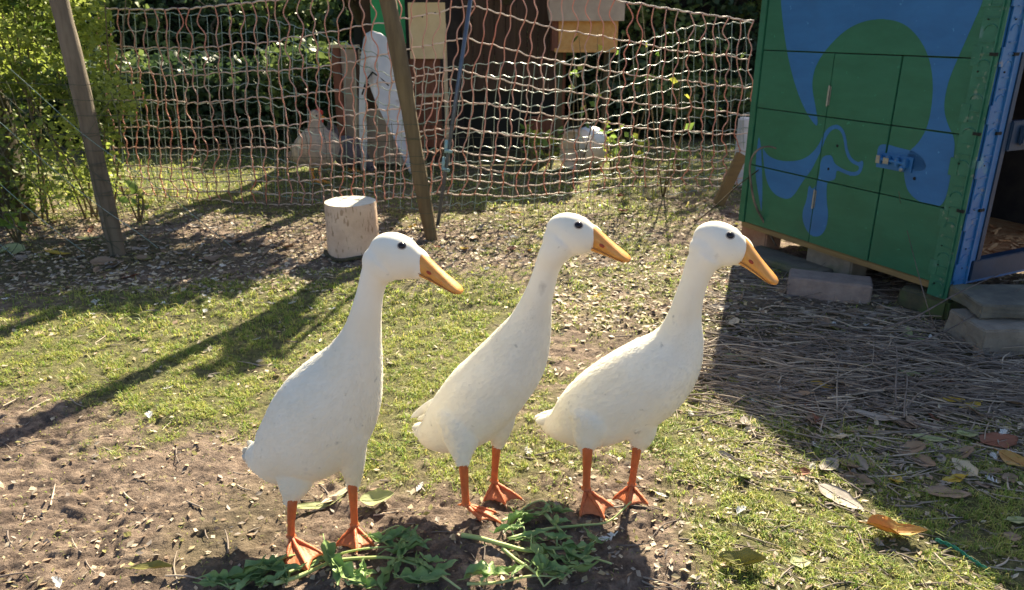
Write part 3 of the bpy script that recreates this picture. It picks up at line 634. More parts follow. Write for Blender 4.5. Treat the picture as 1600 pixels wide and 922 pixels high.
    for poly in (P1, P2, P3, P4):
        poly = smoothp(poly); q = MB()
        def cross(z):
            xs = []
            for i in range(len(poly)):
                (x0, z0), (x1, z1) = poly[i], poly[(i+1) % len(poly)]
                if (z0 <= z) != (z1 <= z): xs.append(x0+(z-z0)/(z1-z0)*(x1-x0))
            return sorted(xs)
        for (u0, u1, z0, z1, o1) in pan:
            n = max(2, int((z1-z0)/.002))
            for k in range(n):
                za, zb = z0+(z1-z0)*k/n, z0+(z1-z0)*(k+1)/n; ca, cb = cross(za), cross(zb)
                if len(ca) != len(cb): ca = cb = cross((za+zb)/2)
                for j in range(0, len(ca)-1, 2):
                    a0, a1, b0, b1 = [min(max(t, u0), u1) for t in (ca[j], ca[j+1], cb[j], cb[j+1])]
                    if a1-a0 > 1e-5 or b1-b0 > 1e-5: q.add([FP(a0, za, o1+.0006), FP(a1, za, o1+.0006), FP(b1, zb, o1+.0006), FP(b0, zb, o1+.0006)], [(0, 1, 2, 3)])
        if q.V: q.build('painted_swirl', M['blue'], root=root)
    # bare lath below the boards
    q = MB(); fbox(q, .01, FW-.05, ZB-.028, ZB-.003, -.03, -.004, 0, .003); q.build('base_lath', M['lath'], root=root)
    # side wall round the opening
    q = MB(); wO0, wO1, zO0, zO1 = .125, .72, .215, .92
    sbox(q, .0, wO0, ZB, ZT, -.02, 0); sbox(q, wO1, DEP, ZB, ZT, -.02, 0); sbox(q, wO0, wO1, zO1, ZT, -.02, 0); sbox(q, wO0, wO1, ZB, zO0-.075, -.02, 0)
    q.build('side_wall', M['blue'], root=root)
    q = MB(); sbox(q, wO0-.03, wO1, zO0-.074, zO0, -.03, .008, 0, .003); q.build('door_sill', M['navy'], root=root)
    q = MB(); sbox(q, wO0-.012, wO0+.012, zO0, zO1, -.035, .004, 0, .002); q.build('door_frame', M['navy'], root=root)
    q = MB(); sbox(q, wO0+.012, wO0+.2, .60, .70, -.016, .012, 0, .004); sbox(q, wO0+.05, wO0+.15, .62, .685, .012, .03, 0, .006); q.build('door_bracket', M['navy'], root=root)
    # bedding inside
    rng = random.Random(3); q = MB()
    fbox(q, .03, FW-.03, ZB+.03, .19, -DEP+.03, -.05)
    for i in range(700):
        p = FP(rng.uniform(.3, FW-.03), .192+rng.random()*.02, -rng.uniform(.05, .75)); a = rng.random()*6.28; l = rng.uniform(.008, .03)
        d = Vector((math.cos(a), math.sin(a), rng.uniform(-.3, .5)))*l; s = Vector((-d.y, d.x, rng.uniform(-.01, .01)))*.22
        q.add([p-d-s, p+d-s, p+d+s, p-d+s], [(0, 1, 2, 3)])
    o = q.build('bedding', M['bedding'], root=root); o['kind'] = 'stuff'
    # corner strips of pressed metal
    for nm, bx, mt, a0, a1 in (('front_corner_strip', fbox, M['greenstrip'], FW-.072, FW+.004), ('side_corner_strip', sbox, M['bluestrip'], .010, .078)):
        q = MB(); z = .085
        bx(q, a0, a1, .085, ZT+.01, .004, .009, 0)
        for i, (g0, g1) in enumerate([(.0, 1)]): pass
        k = 0
        while z < ZT-.02:
            m0, m1 = a0+.012, a1-.02
            if k % 3 == 1:
                pts = []
                for t in np.linspace(0, math.pi, 9):
                    u, zz = (m0+m1)/2+math.cos(t)*.022, z+math.sin(t)*.02; pts.append((FP if bx is fbox else SPt)(u, zz, .010))
                q.tube(pts, .0022, 6)
            else: bx(q, m0+.004*(k % 2), m1, z, z+.005, .009, .013, 0, .0012)
            if k % 5 == 2: bx(q, a0-.012, a0+.02, z, z+.06, .005, .011, 0, .001)
            z += .036; k += 1
        bx(q, a1-.018, a1-.012, .09, ZT, .009, .0155, 0, .001)
        o = q.build(nm, mt, root=root)
        for zz in (.13, .20, .27, .41, .56, .70, .86, 1.02): h = MB(); h.sphere((FP if bx is fbox else SPt)(a0+.02, zz, .0098), .0035, 8); h = h.build('screw_hole', M['gap']); sub(h, o)
        for zz in (.40, .66, .91): h = MB(); bx(h, a1-.026, a1-.001, zz, zz+.010, .0095, .0164); h = h.build('slot', M['gap']); sub(h, o)
    # hinges, latch
    for px, py in ((1296, 150), (1273, 311)):
        u, z = on_front(px, py); q = MB()
        q.tube([FP(u, z-.04, .009), FP(u, z+.04, .009)], .0038, 10)
        for dz in (-.013, .013): q.tube([FP(u, z+dz-.001, .009), FP(u, z+dz+.001, .009)], .0048, 10)
        fbox(q, u, u+.007, z-.036, z+.036, .0028, .0042); q.build('hinge', M['rust'], smooth=False, root=root)
    u, z = on_front(1399, 251); q = MB(); fbox(q, u-.075, u+.075, z-.035, z+.022, .0032, .006, 0, .001)
    o = q.build('latch', M['blue'], root=root); l = MB()
    l.tube([FP(u-.07, z, .016), FP(u+.06, z-.004, .016)], .006, 10)
    for du in (-.055, -.02, .018, .052): fbox(l, u+du-.009, u+du+.009, z-.018, z+.014, .006, .022, 0, .003)
    l.sphere(FP(u+.045, z-.022, .02), .011, 10)
    l2 = l.build('bolt', M['bluestrip'], smooth=False); sub(l2, o)
    l = MB(); fbox(l, u-.066, u-.05, z-.016, z+.012, .0222, .024, 0); fbox(l, u-.035, u-.012, z-.014, z+.008, .0222, .0238, 0); l.sphere(FP(u+.048, z-.024, .0255), (.008, .008, .008), 8)
    l2 = l.build('chipped_paint', M['rust']); sub(l2, o)
    for px, py in ((1309, 228), (1295, 264), (1429, 279)): uu, zz = on_front(px, py); q = MB(); q.sphere(FP(uu, zz, .002), (.006, .006, .006), 8); q.build('drilled_hole', M['gap'], root=root)
    # roof
    q = MB(); fbox(q, -.03, FW+.03, ZT+.002, ZT+.03, -DEP-.03, .035, 0, .004); q.build('roof', M['green'], root=root)
coop()

def rock(name, label, cat, px, py, sx, sy, sz, rz, m, bev=.012, jit=.004, z0=-.01, tilt=0, group=None, at=None):
    p = at if at is not None else GG(px, py); bm = bmesh.new(); bmesh.ops.create_cube(bm, size=1)
    for v in bm.verts: v.co = Vector((v.co.x*sx, v.co.y*sy, (v.co.z+.5)*sz))
    bmesh.ops.bevel(bm, geom=bm.edges[:], offset=bev, segments=3, affect='EDGES'); bmesh.ops.subdivide_edges(bm, edges=[e for e in bm.edges if e.calc_length() > .03], cuts=4, use_grid_fill=True)
    rng = np.random.default_rng(int(px+py))
    for v in bm.verts:
        n = fbm(v.co.x*26+v.co.z*17+px, v.co.y*26+v.co.z*23, 3, 3)-.5; v.co += v.normal*float(n)*jit*2
    me = bpy.data.meshes.new(name); bm.to_mesh(me); bm.free(); me.materials.append(m)
    o = bpy.data.objects.new(name, me); COL.objects.link(o); o.location = (p.x, p.y, p.z+z0); o.rotation_euler = (0, R(tilt), R(rz)); tag(o, label, cat, group); return o
yaw = math.degrees(math.atan2(dU.y, dU.x))
g = FP(.06, 0, -.09); rock('brick', 'red-brown brick under the far left corner of the green coop', 'brick', 0, 0, .17, .10, ZB-.028, yaw, M['brick'], .006, .002, 0, at=Vector((g.x, g.y, 0)))
g = FP(.50, 0, -.10); rock('concrete_block', 'grey mossy concrete block propping the middle of the coop front', 'block', 1, 3, .24, .10, ZB-.03, yaw, M['block'], .006, .002, 0, at=Vector((g.x, g.y, 0)))
rock('paving_brick', 'pinkish grey brick lying on the ground before the coop', 'brick', 1292, 462, .30, .13, .085, -22, M['pinkbrick'], .005, .003, -.004)
g = FP(.33, 0, .02); rock('flat_stone', 'flat dark grey slab on the ground under the coop front', 'stone slab', 5, 9, .42, .16, .03, yaw+4, M['stone'], .006, .003, 0, at=Vector((g.x, g.y, 0)))
g = E0+nF*-.07+dU*-.09; rock('wood_block', 'dark mossy block under the near corner of the coop', 'block', 7, 7, .19, .17, ZB-.045, yaw+6, M['mossblock'], .012, .005, -.002, at=Vector((g.x, g.y, 0)))
rock('stone_slab', 'pale grey rough stone slab, top one of the step below the coop opening', 'stone slab', 1600, 520, .46, .22, .045, -3, M['stone'], .004, .012, .085)
rock('stone_block', 'brownish mossy stone block under the pale slab of the step', 'stone block', 1610, 535, .48, .2, .1, 2, M['block'], .005, .010, -.012)

# ---------------------------------------------------------------- fence posts, log
def post(name, label, px0, py0, px1, py1, Y1, r0, r1, m, top_extra=.45, Y0=None):
    b = G(px0, py0); t = PY(px1, py1, Y1); d = (t-b); t2 = t+d.normalized()*top_extra; n = 26; q = MB()
    base = b - d.normalized()*.12; pts = []; rr = []
    for i in range(n):
        s = i/(n-1); p = base.lerp(t2, s); p += Vector((math.sin(s*7+px0)*.006, math.cos(s*5)*.004, 0)); pts.append(p); rr.append((r0*(1-s)+r1*s)*(1+.05*math.sin(s*19+px0)+.03*math.sin(s*53)))
    q.tube(pts, rr, 18); o = q.build(name, m, smooth=True); c = Vector((b.x, b.y, 0))
    for v in o.data.vertices: v.co -= c
    o.location = c; return tag(o, label, 'post', 'leaning wooden fence posts'), b, t2
p1, b1, t1 = post('fence_post', 'grey weathered wooden post leaning at the left, before the leafy bush', 186, 398, 92, 0, 3.32, .036, .039, M['post'])
p2, b2, t2 = post('fence_post', 'brown wooden post leaning in the middle, right behind the pale log', 676, 373, 603, -10, 3.62, .032, .043, M['post2'])
def pole():
    b = G(684, 350); b.y = 3.86; b.x = -.39*1; b = PY(684, 343, 3.86); b.z = 0
    t = PY(735, 0, 3.88); root = empty('net_pole', 'thin blue-grey metal pole holding up the corner of the red net', 'pole', (b.x, b.y, 0))
    d = (t-b); q = MB(); q.tube([b-d.normalized()*.1, t+d.normalized()*.25], .0105, 12); q.build('shaft', M['bluepole'], smooth=True, root=root)
    for k, py in enumerate((230, 256)):
        p = PY(697-k*4, py, 3.86-.02); q = MB(); q.tube([p+Vector((-.005, 0, -.03)), p+Vector((.004, 0, .035))], .008, 8); q.box(p+Vector((.012, -.006, -.02-.01*k)), (.02, 0, -.006), (0, .005, 0), (.003, 0, .008), 0, .002); q.build('insulator', M['insul'], smooth=True, root=root)
pole()
def log():
    b = G(553, 399); b.y = 3.33; b.x = -.742; r = .119; h = .25; root = empty('log', 'upright pale peeled log with a sawn top', 'log', (b.x, b.y, 0)); root.rotation_euler = (0, 0, 0)
    n = 56; q = MB(); V = []; rows = [(-.02, 1.06), (.0, 1.05), (.01, 1.03), (.04, 1.015), (.12, 1.0), (.2, .99), (.236, .985), (.245, .97)]
    for z, k in rows:
        for j in range(n):
            t = 2*math.pi*j/n; kk = k*r*(1+.012*math.sin(3*t+1)+.008*math.sin(7*t+z*20)); V.append((math.cos(t)*kk, math.sin(t)*kk, z))
    Fc = [(i*n+j, i*n+(j+1) % n, (i+1)*n+(j+1) % n, (i+1)*n+j) for i in range(len(rows)-1) for j in range(n)]; q.add(V, Fc); q.build('side', M['stumpside'], root, True)
    q = MB(); V = [(math.cos(2*math.pi*j/n)*r*.97*(1+.012*math.sin(3*2*math.pi*j/n+1)), math.sin(2*math.pi*j/n)*r*.97*(1+.012*math.sin(3*2*math.pi*j/n+1)), .2455) for j in range(n)]
    q.add(V, [tuple(range(n))]); q.build('sawn_top', M['stumptop'], root)
    q = MB(); rng = random.Random(2)
    pts = [(math.cos(t)*r*(1.12+.04*math.sin(t*5)), math.sin(t)*r*(1.12+.05*math.sin(t*3)), .008+.006*math.sin(t*4)) for t in np.linspace(0, 2*math.pi, 40)]
    q.tube(pts, .009, 7, 0, False); q.build('bark_collar', M['bark'], root, True)
log()

# ---------------------------------------------------------------- red and green poultry nets, wire fence
AX = [165, 290, 430, 551, 650, 740, 860, 1000, 1100, 1178]
AY = [4.5, 4.42, 4.25, 4.1, 3.98, 3.9, 4.0, 4.28, 4.5, 4.65]
ROW = [[15, 73, 113, 157, 197, 231, 258, 277, 292, 304], [14, 75, 118, 159, 199, 234, 264, 283, 298, 312], [0, 63, 110, 151, 197, 231, 262, 284, 303, 320], [-15, 45, 96, 138, 178, 218, 254, 276, 297, 318],
       [-30, 26, 75, 120, 166, 205, 240, 264, 286, 308], [-45, 8, 59, 109, 155, 200, 234, 257, 281, 303], [-18, 42, 92, 138, 178, 215, 251, 272, 290, 307], [7, 70, 118, 161, 198, 228, 247, 262, 277, 290],
       [22, 84, 131, 172, 208, 236, 252, 266, 279, 291], [34, 92, 137, 179, 210, 238, 252, 265, 277, 288]]
DX = [45, 32, 20, 5, -15, -42, -32, -14, -8, -6]
def nat(x, X, A): return float(np.interp(x, X, A))
def rowy(x, r):
    fr = r-int(r); a = int(r); b = min(a+1, 9)
    return nat(x, AX, [q[a] for q in ROW])*(1-fr) + nat(x, AX, [q[b] for q in ROW])*fr
def netp(x, r, dy=0):                                   # x = position along the top edge; r = row
    y0, y = rowy(x, 0), rowy(x, r); xb = x + nat(x, AX, DX)*(y-y0)/300.0
    return xb, y, nat(x, AX, AY)+dy
def red_net():
    c = PY(*netp(740, 9)[:2], 3.9); root = empty('poultry_net', 'red and cream square-mesh electric poultry net sagging across the run', 'net', (c.x, c.y, 0))
    rng = random.Random(11); xs = []; x = 150
    while x < 1182: xs.append(x); x += 18.3 if x < 300 else 19.6
    knots = MB()
    jit = {(i, r): (rng.uniform(-2.6, 2.6), rng.uniform(-2.4, 2.4)) for i in range(len(xs)) for r in range(10)}
    sway = [np.interp(np.arange(len(xs)), np.arange(0, len(xs)+4, 4), [rng.uniform(-7, 7) for _ in range(len(range(0, len(xs)+4, 4)))]) for r in range(10)]
    def kp(i, r):
        a, b, Y = netp(xs[i], r); j = jit[(i, r)]; s = sway[r][i] if 0 < r < 9 else 0
        return a+j[0]+s*(1 if r else 0), b+j[1]*(.5 if r == 0 else 1), Y+.012*math.sin(i*.9+r)
    for r in range(10):
        P = [kp(i, r) for i in range(len(xs))]; pts = []; A = catmull(P, len(P)*5)
        for k, a in enumerate(A): pts.append(PY(a[0], a[1]+.8*math.sin(k*1.26), a[2]))
        q = MB(); q.tube(pts, .0052 if r == 0 else .0038, 6); q.build('horizontal_cord', M['neth'], smooth=True, root=root)
    for i in range(len(xs)):
        amp = rng.uniform(2, 9.5)*rng.choice((-1, 1)); ctl = []
        for r in range(10):
            p = kp(i, r); ctl.append(p)
            if r < 9:
                n_ = kp(i, r+1); s = amp*(1, .62, .5, .42, .4, .3, .2, .15, .12)[r]*((-1)**r if rng.random() < .55 else 1)
                ctl.append((p[0]*.62+n_[0]*.38+s, p[1]*.62+n_[1]*.38, p[2]+.01)); ctl.append((p[0]*.3+n_[0]*.7-s*.35, p[1]*.3+n_[1]*.7, p[2]-.005))
        A = catmull(ctl, len(ctl)*4); q = MB(); q.tube([PY(a[0], a[1], a[2]-.005) for a in A], .0035, 6); q.build('vertical_cord', M['netv'], smooth=True, root=root)
        for r in range(10): p = kp(i, r); knots.sphere(PY(p[0], p[1], p[2]-.003), (.0056, .0052, .0056), 8)
    o = knots.build('cord_knots', M['knot'], smooth=True, root=root); o['kind'] = 'stuff'
red_net()
def green_net():
    TX = [130, 400, 480, 560, 650, 760, 860, 960, 1080, 1176]; TYp = [28, 20, 50, 78, 103, 100, 105, 72, 44, 38]; BYp = [318, 330, 338, 345, 350, 338, 330, 318, 300, 292]
    dep = [4.75, 4.5, 4.4, 4.3, 4.2, 4.12, 4.2, 4.4, 4.7, 4.85]
    c = PY(700, 340, 4.2); root = empty('poultry_net', 'thin green-grey net drooping close behind the red one', 'net', (c.x, c.y, 0)); rng = random.Random(5); nr = 11
    def gp(x, s, k=0): 
        y0, y1 = nat(x, TX, TYp), nat(x, TX, BYp); s2 = s**1.0; return (x+(nat(x, AX, DX)*.6)*s, y0+(y1-y0)*s2+4*math.sin(x*.021+s*5)*(1-s), nat(x, TX, dep)+.03*math.sin(x*.03+s*4))
    for r in range(nr+1):
        pts = []; 
        for k, x in enumerate(np.arange(130, 1178, 5)):
            a = gp(x, r/nr); pts.append(PY(a[0], a[1]+rng.uniform(-.8, .8)+1.5*math.sin(x*.3+r), a[2]))
        q = MB(); q.tube(pts, .0026, 5); q.build('horizontal_cord', M['netg'], smooth=True, root=root)
    x = 134
    while x < 1176:
        pts = []; am = rng.uniform(-4, 4)
        for s in np.linspace(0, 1, 45): a = gp(x+am*math.sin(s*9+x)*(1-s*.7), s); pts.append(PY(a[0], a[1], a[2]))
        q = MB(); q.tube(pts, .0021, 5); q.build('vertical_cord', M['netg'], smooth=True, root=root); x += 19+rng.uniform(-3, 3)
green_net()
def wire_fence():
    root = empty('wire_fence', 'low dull wire mesh fence along the posts, in front of the nets', 'wire fence', (b2.x, b2.y, 0)); rng = random.Random(8)
    K = [(-3.1, 3.25), (b1.x, b1.y-.045), (-1.1, 3.46), (b2.x, b2.y-.045), (.4, 3.78), (1.04, 3.86)]
    Ls = [0]
    for a, b in zip(K, K[1:]): Ls.append(Ls[-1]+math.dist(a, b))
    kx, ky = [k[0] for k in K], [k[1] for k in K]
    def top(l): return float(np.interp(l, Ls, [.8, .78, .56, .58, .4, .42]))
    def P(l, z):
        f1 = (t1.x-b1.x)/(t1.z) if abs(l-Ls[1]) < .5 else 0
        return Vector((float(np.interp(l, Ls, kx)) - z*.05, float(np.interp(l, Ls, ky)) - .012*math.sin(l*3+z*4), z))
    l = 0.02; n = 0
    while l < Ls[-1]:
        h = top(l); sk = rng.uniform(-.02, .02); q = MB(); q.tube([P(l+sk*z+.003*math.sin(z*40+l*9)+(-.13*z if l < Ls[1]-.05 else 0), z) for z in np.linspace(0, h, 16)], .0013, 5); q.build('wire', M['wire'], root=root); l += .078; n += 1
    z = .0
    while z < .82:
        ls = [a for a in np.arange(0, Ls[-1], .026) if top(a) >= z-.02]
        runs = []; cur = []
        for a in ls:
            if cur and a-cur[-1] > .03: runs.append(cur); cur = []
            cur.append(a)
        runs.append(cur)
        q = MB()
        for rn in runs:
            if len(rn) > 2: q.tube([P(a, z+.006*math.sin(a*6+z*20)+.002*math.sin(a*80)) for a in rn], .0013, 5)
        q.build('wire', M['wire'], root=root); z += .07
    for k in range(9):                                   # loose diagonal strands at the left end
        a = -.25+.16*k; q = MB(); q.tube([P(a+s*.75, .82-s*.8+.01*math.sin(s*9+k)) for s in np.linspace(0, 1, 14)], .0015, 5); q.build('slack_wire', M['wire'] if k % 2 else M['netg'], root=root)
        if k % 2 == 0: q = MB(); q.tube([P(a+.7-s*.6, .7-s*.68) for s in np.linspace(0, 1, 12)], .0013, 5); q.build('slack_wire', M['wire'], root=root)
    # wire bindings round the two posts
    for b, t, zs_ in ((b1, t1, (.2, .3, .43, .55, .68, .8)), (b2, t2, (.22, .38, .5))):
        for z in zs_:
            c = b.lerp(t, z/t.z); q = MB(); q.tube([c+Vector((math.cos(a)*.0405, math.sin(a)*.0405, .004*math.sin(a))) for a in np.linspace(0, 2*math.pi, 20)], .0014, 5, 0, False); q.build('wire_tie', M['wire'], root=root)
wire_fence()
# ---------------------------------------------------------------- things behind the net
def hut():
    Yh = 6.25; xl, xr = PY(640, 200, Yh).x, PY(872, 200, Yh).x; root = empty('wooden_shed', 'dark brown boarded shed behind the net, upper half lifted above a dark gap', 'shed', ((xl+xr)/2, Yh, 0))
    H_ = 1.6
    def bx(name, x0, x1, y0, y1, z0, z1, m, bev=.004): q = MB(); q.box(((x0+x1)/2, (y0+y1)/2, (z0+z1)/2), ((x1-x0)/2, 0, 0), (0, (y1-y0)/2, 0), (0, 0, (z1-z0)/2), 0, bev); return q.build(name, m, root=root)
    n = 9; xa = PY(725, 200, Yh).x
    bx('dark_wall', xl, xa, Yh+.03, Yh+1.0, .0, H_-.02, M['inside'])
    q = MB()
    for i in range(n):
        x0 = xa+(xr-xa)*i/n; x1 = xa+(xr-xa)*(i+1)/n-.004; q.box(((x0+x1)/2, Yh+.01*(i % 2)*.4, (.5+H_)/2), ((x1-x0)/2, 0, 0), (0, .012, 0), (0, 0, (H_-.5)/2), 0, .002)
    q.build('board_wall', M['darkwood'], root=root)
    bx('lower_wall', xa, xr-.03, Yh+.05, Yh+1.0, 0, .5, M['gap'])
    bx('side_post', xr, xr+.05, Yh-.02, Yh+.05, 0, H_-.01, M['redwood'])
    bx('kick_board', xr-.25, xr-.01, Yh-.03, Yh-.005, .03, .3, M['redwood'])
    bx('roof', xl-.1, xr+.15, Yh-.12, Yh+1.1, H_, H_+.05, M['darkwood'])
hut()
def boxes():
    def P3(px, py, Y): return PY(px, py, Y)
    # beige screwed board with the batten beside it
    Y = 5.6; a, b = P3(641, 92, Y), P3(695, 4, Y); root = empty('wooden_board', 'upright beige board with four screws, beside the brown post', 'board', ((a.x+b.x)/2, Y, 0))
    def bx(name, x0, x1, y0, y1, z0, z1, m, bev=.003, rt=None): q = MB(); q.box(((x0+x1)/2, (y0+y1)/2, (z0+z1)/2), (abs(x1-x0)/2, 0, 0), (0, (y1-y0)/2, 0), (0, 0, abs(z1-z0)/2), 0, bev); return q.build(name, m, root=rt or root)
    p = bx('panel', a.x, b.x, Y, Y+.02, a.z, b.z, M['beige'])
    for px, py in ((660, 26), (680, 21), (661, 75), (642, 78)): q = MB(); c = P3(px, py, Y); q.sphere((c.x, Y-.001, c.z), (.008, .004, .008), 8); o = q.build('screw', M['gap']); sub(o, p)
    c = P3(694, 36, Y+.03); bx('batten', c.x-.014, c.x+.014, Y+.022, Y+.045, 0, c.z, M['palewood'])
    c, d = P3(658, 150, Y), P3(690, 146, Y); bx('shelf', c.x-.02, d.x, Y+.02, Y+.1, c.z-.01, c.z+.012, M['palewood'])
    c, d = P3(642, 145, Y+.1), P3(690, 92, Y+.1); bx('backing', c.x, d.x-.01, Y+.08, Y+.1, c.z-.4, d.z, M['redwood'])
    # honey coloured nest box on posts
    Y = 5.95; a, b = P3(862, 82, Y), P3(968, 0, Y); root = empty('nest_box', 'honey-coloured wooden box with a grey lid, at the right end of the shed', 'nest box', ((a.x+b.x)/2, Y, 0))
    bx('front', a.x+.05, b.x, Y, Y+.5, a.z, P3(900, 18, Y).z, M['honey'], .004); bx('side', a.x, a.x+.048, Y+.004, Y+.5, a.z+.01, P3(900, 18, Y).z, M['redwood'])
    c = P3(900, 18, Y); q = MB(); q.box(((a.x+b.x)/2, Y+.2, c.z+.1), ((b.x-a.x)/2+.03, 0, .0), (0, .3, .08), (0, 0, .09), 0, .004); q.build('lid', M['felt'], root=root)
    bx('trim', a.x+.02, b.x-.02, Y-.015, Y-.001, a.z+.0, a.z+.03, M['honey'])
    for x in (a.x+.07, b.x-.06): bx('leg', x-.025, x+.025, Y+.1, Y+.15, 0, a.z+.001, M['bark'])
    # green sheet
    Y = 5.9; a, b = P3(582, 68, Y), P3(617, -40, Y); root = empty('green_sheet', 'bright green sheet standing behind the grey plastic shell', 'sheet', ((a.x+b.x)/2, Y, 0))
    bx('sheet', a.x, b.x+.06, Y, Y+.012, a.z, b.z, M['brightgreen']); bx('support', a.x+.02, a.x+.06, Y+.013, Y+.05, 0, b.z, M['darkwood'])
    # tall timber behind
    Y = 6.0; a = P3(575, 60, Y); root = empty('timber_post', 'tall dark timber behind the red-brown rack', 'post', (a.x, Y, 0), 0)
    b2_ = empty('timber_post', 'tall dark timber added unseen behind the beige board for its shadow', 'post', (-.58, 5.8, 0), 0); bx('timber', -.62, -.54, 5.76, 5.84, 0, 2.9, M['darkwood'], .004, b2_)  # unseen post, added to cast a long shadow over the ground
    bx('timber', a.x-.04, a.x+.035, Y, Y+.08, 0, 2.3, M['darkwood']); bx('brace', a.x-.11, a.x-.045, Y+.01, Y+.06, 0, 1.0, M['gap'])
    # rack of red wood with a saw-toothed pale strip
    Y = 5.55; a, b = P3(528, 215, Y), P3(560, 75, Y); root = empty('wooden_rack', 'upright red-brown rack with a pale notched strip, behind the buff hen', 'rack', ((a.x+b.x)/2, Y, 0))
    bx('upright', a.x, a.x+.06, Y, Y+.05, 0, b.z, M['redwood']); bx('upright', b.x-.03, b.x-.005, Y+.0, Y+.05, 0, b.z-.02, M['darkwood']); bx('top', a.x-.01, b.x, Y-.01, Y+.06, b.z, b.z+.02, M['palewood'])
    q = MB(); z = .1
    while z < b.z-.03: q.box((b.x+.012, Y+.02, z), (.014, 0, .006), (0, .01, 0), (0, 0, .006)); z += .024
    q.box((b.x-.002, Y+.02, b.z/2), (.003, 0, 0), (0, .008, 0), (0, 0, b.z/2-.01)); q.build('notched_strip', M['palewood'], root=root)
    bx('back', a.x+.06, b.x-.03, Y+.03, Y+.045, .05, b.z-.01, M['felt'])
    # far wall with dark windows at the top right
    Y = 13; a, b = P3(1040, 60, Y), P3(1078, -30, Y); root = empty('house', 'pale blue wall with dark windows far behind the hedge at the right', 'house', ((a.x+b.x)/2, Y, 0))
    bx('wall', a.x-.1, a.x+1.6, Y, Y+1, 0, 3.2, M['grey_far']); c, d = P3(1076, 26, Y-.03), P3(1105, -20, Y-.03); w = bx('window', c.x, d.x, Y-.02, Y-.001, c.z, d.z+.3, M['farwin'])
boxes()
def shell():
    Y = 5.25; O = [(575, 52), (569, 62), (563, 90), (560, 130), (559, 180), (560, 235), (562, 268), (570, 268), (573, 225), (572, 160), (575, 128), (582, 114), (590, 120), (600, 150), (612, 190), (622, 225), (634, 262), (641, 280), (646, 262), (641, 200), (634, 140), (626, 95), (614, 68), (596, 52), (584, 48)]
    c = PY(600, 268, Y); root = empty('plastic_shell', 'pale blue-grey moulded plastic shell standing on end beside the brown post', 'plastic shell', (c.x, Y, 0))
    # solid plate bent round a vertical ridge: front sheet, back sheet, rim
    P = [PY(x, y, Y) for x, y in O]; bm = bmesh.new(); vs = [bm.verts.new(p) for p in P]; f = bm.faces.new(vs); bmesh.ops.triangulate(bm, faces=[f])
    for _ in range(4): bmesh.ops.subdivide_edges(bm, edges=[e for e in bm.edges if e.calc_length() > .05], cuts=1); bmesh.ops.triangulate(bm, faces=bm.faces[:])
    rx = PY(586, 100, Y).x
    for v in bm.verts: dx = v.co.x-rx; v.co.y += -.09*math.exp(-(dx/.07)**2) + .10*min(1, abs(dx)/.25)**1.5
    r = bmesh.ops.extrude_face_region(bm, geom=bm.faces[:]); 
    for v in [g for g in r['geom'] if isinstance(g, bmesh.types.BMVert)]: v.co.y += .02
    bmesh.ops.recalc_face_normals(bm, faces=bm.faces); me = bpy.data.meshes.new('shell'); bm.to_mesh(me); bm.free(); me.materials.append(M['plastic']); me.polygons.foreach_set('use_smooth', np.ones(len(me.polygons), bool))
    o = bpy.data.objects.new('shell_body', me); COL.objects.link(o); sub(o, root)
    q = MB(); q.tube([PY(566, 148, Y-.05), PY(573, 125, Y-.09), PY(582, 113, Y-.1), PY(592, 120, Y-.06), PY(607, 134, Y)], .006, 7); q.build('handle_cord', M['gap'], smooth=True, root=root)
    for px, py in ((577, 134), (615, 128)): q = MB(); q.sphere(PY(px, py, Y-.06), .009, 8); q.build('rivet', M['gap'], root=root)
    # trestle behind the legs
    q = MB(); a = PY(600, 255, 5.6); q.box((a.x, 5.62, .22), (.22, 0, 0), (0, .03, 0), (0, 0, .2), 0, .004); o = q.build('crate', M['felt']); c = Vector((a.x, 5.62, 0))
    for v in o.data.vertices: v.co -= c
    o.location = c; tag(o, 'low brown crate behind the legs of the plastic shell', 'crate')
shell()
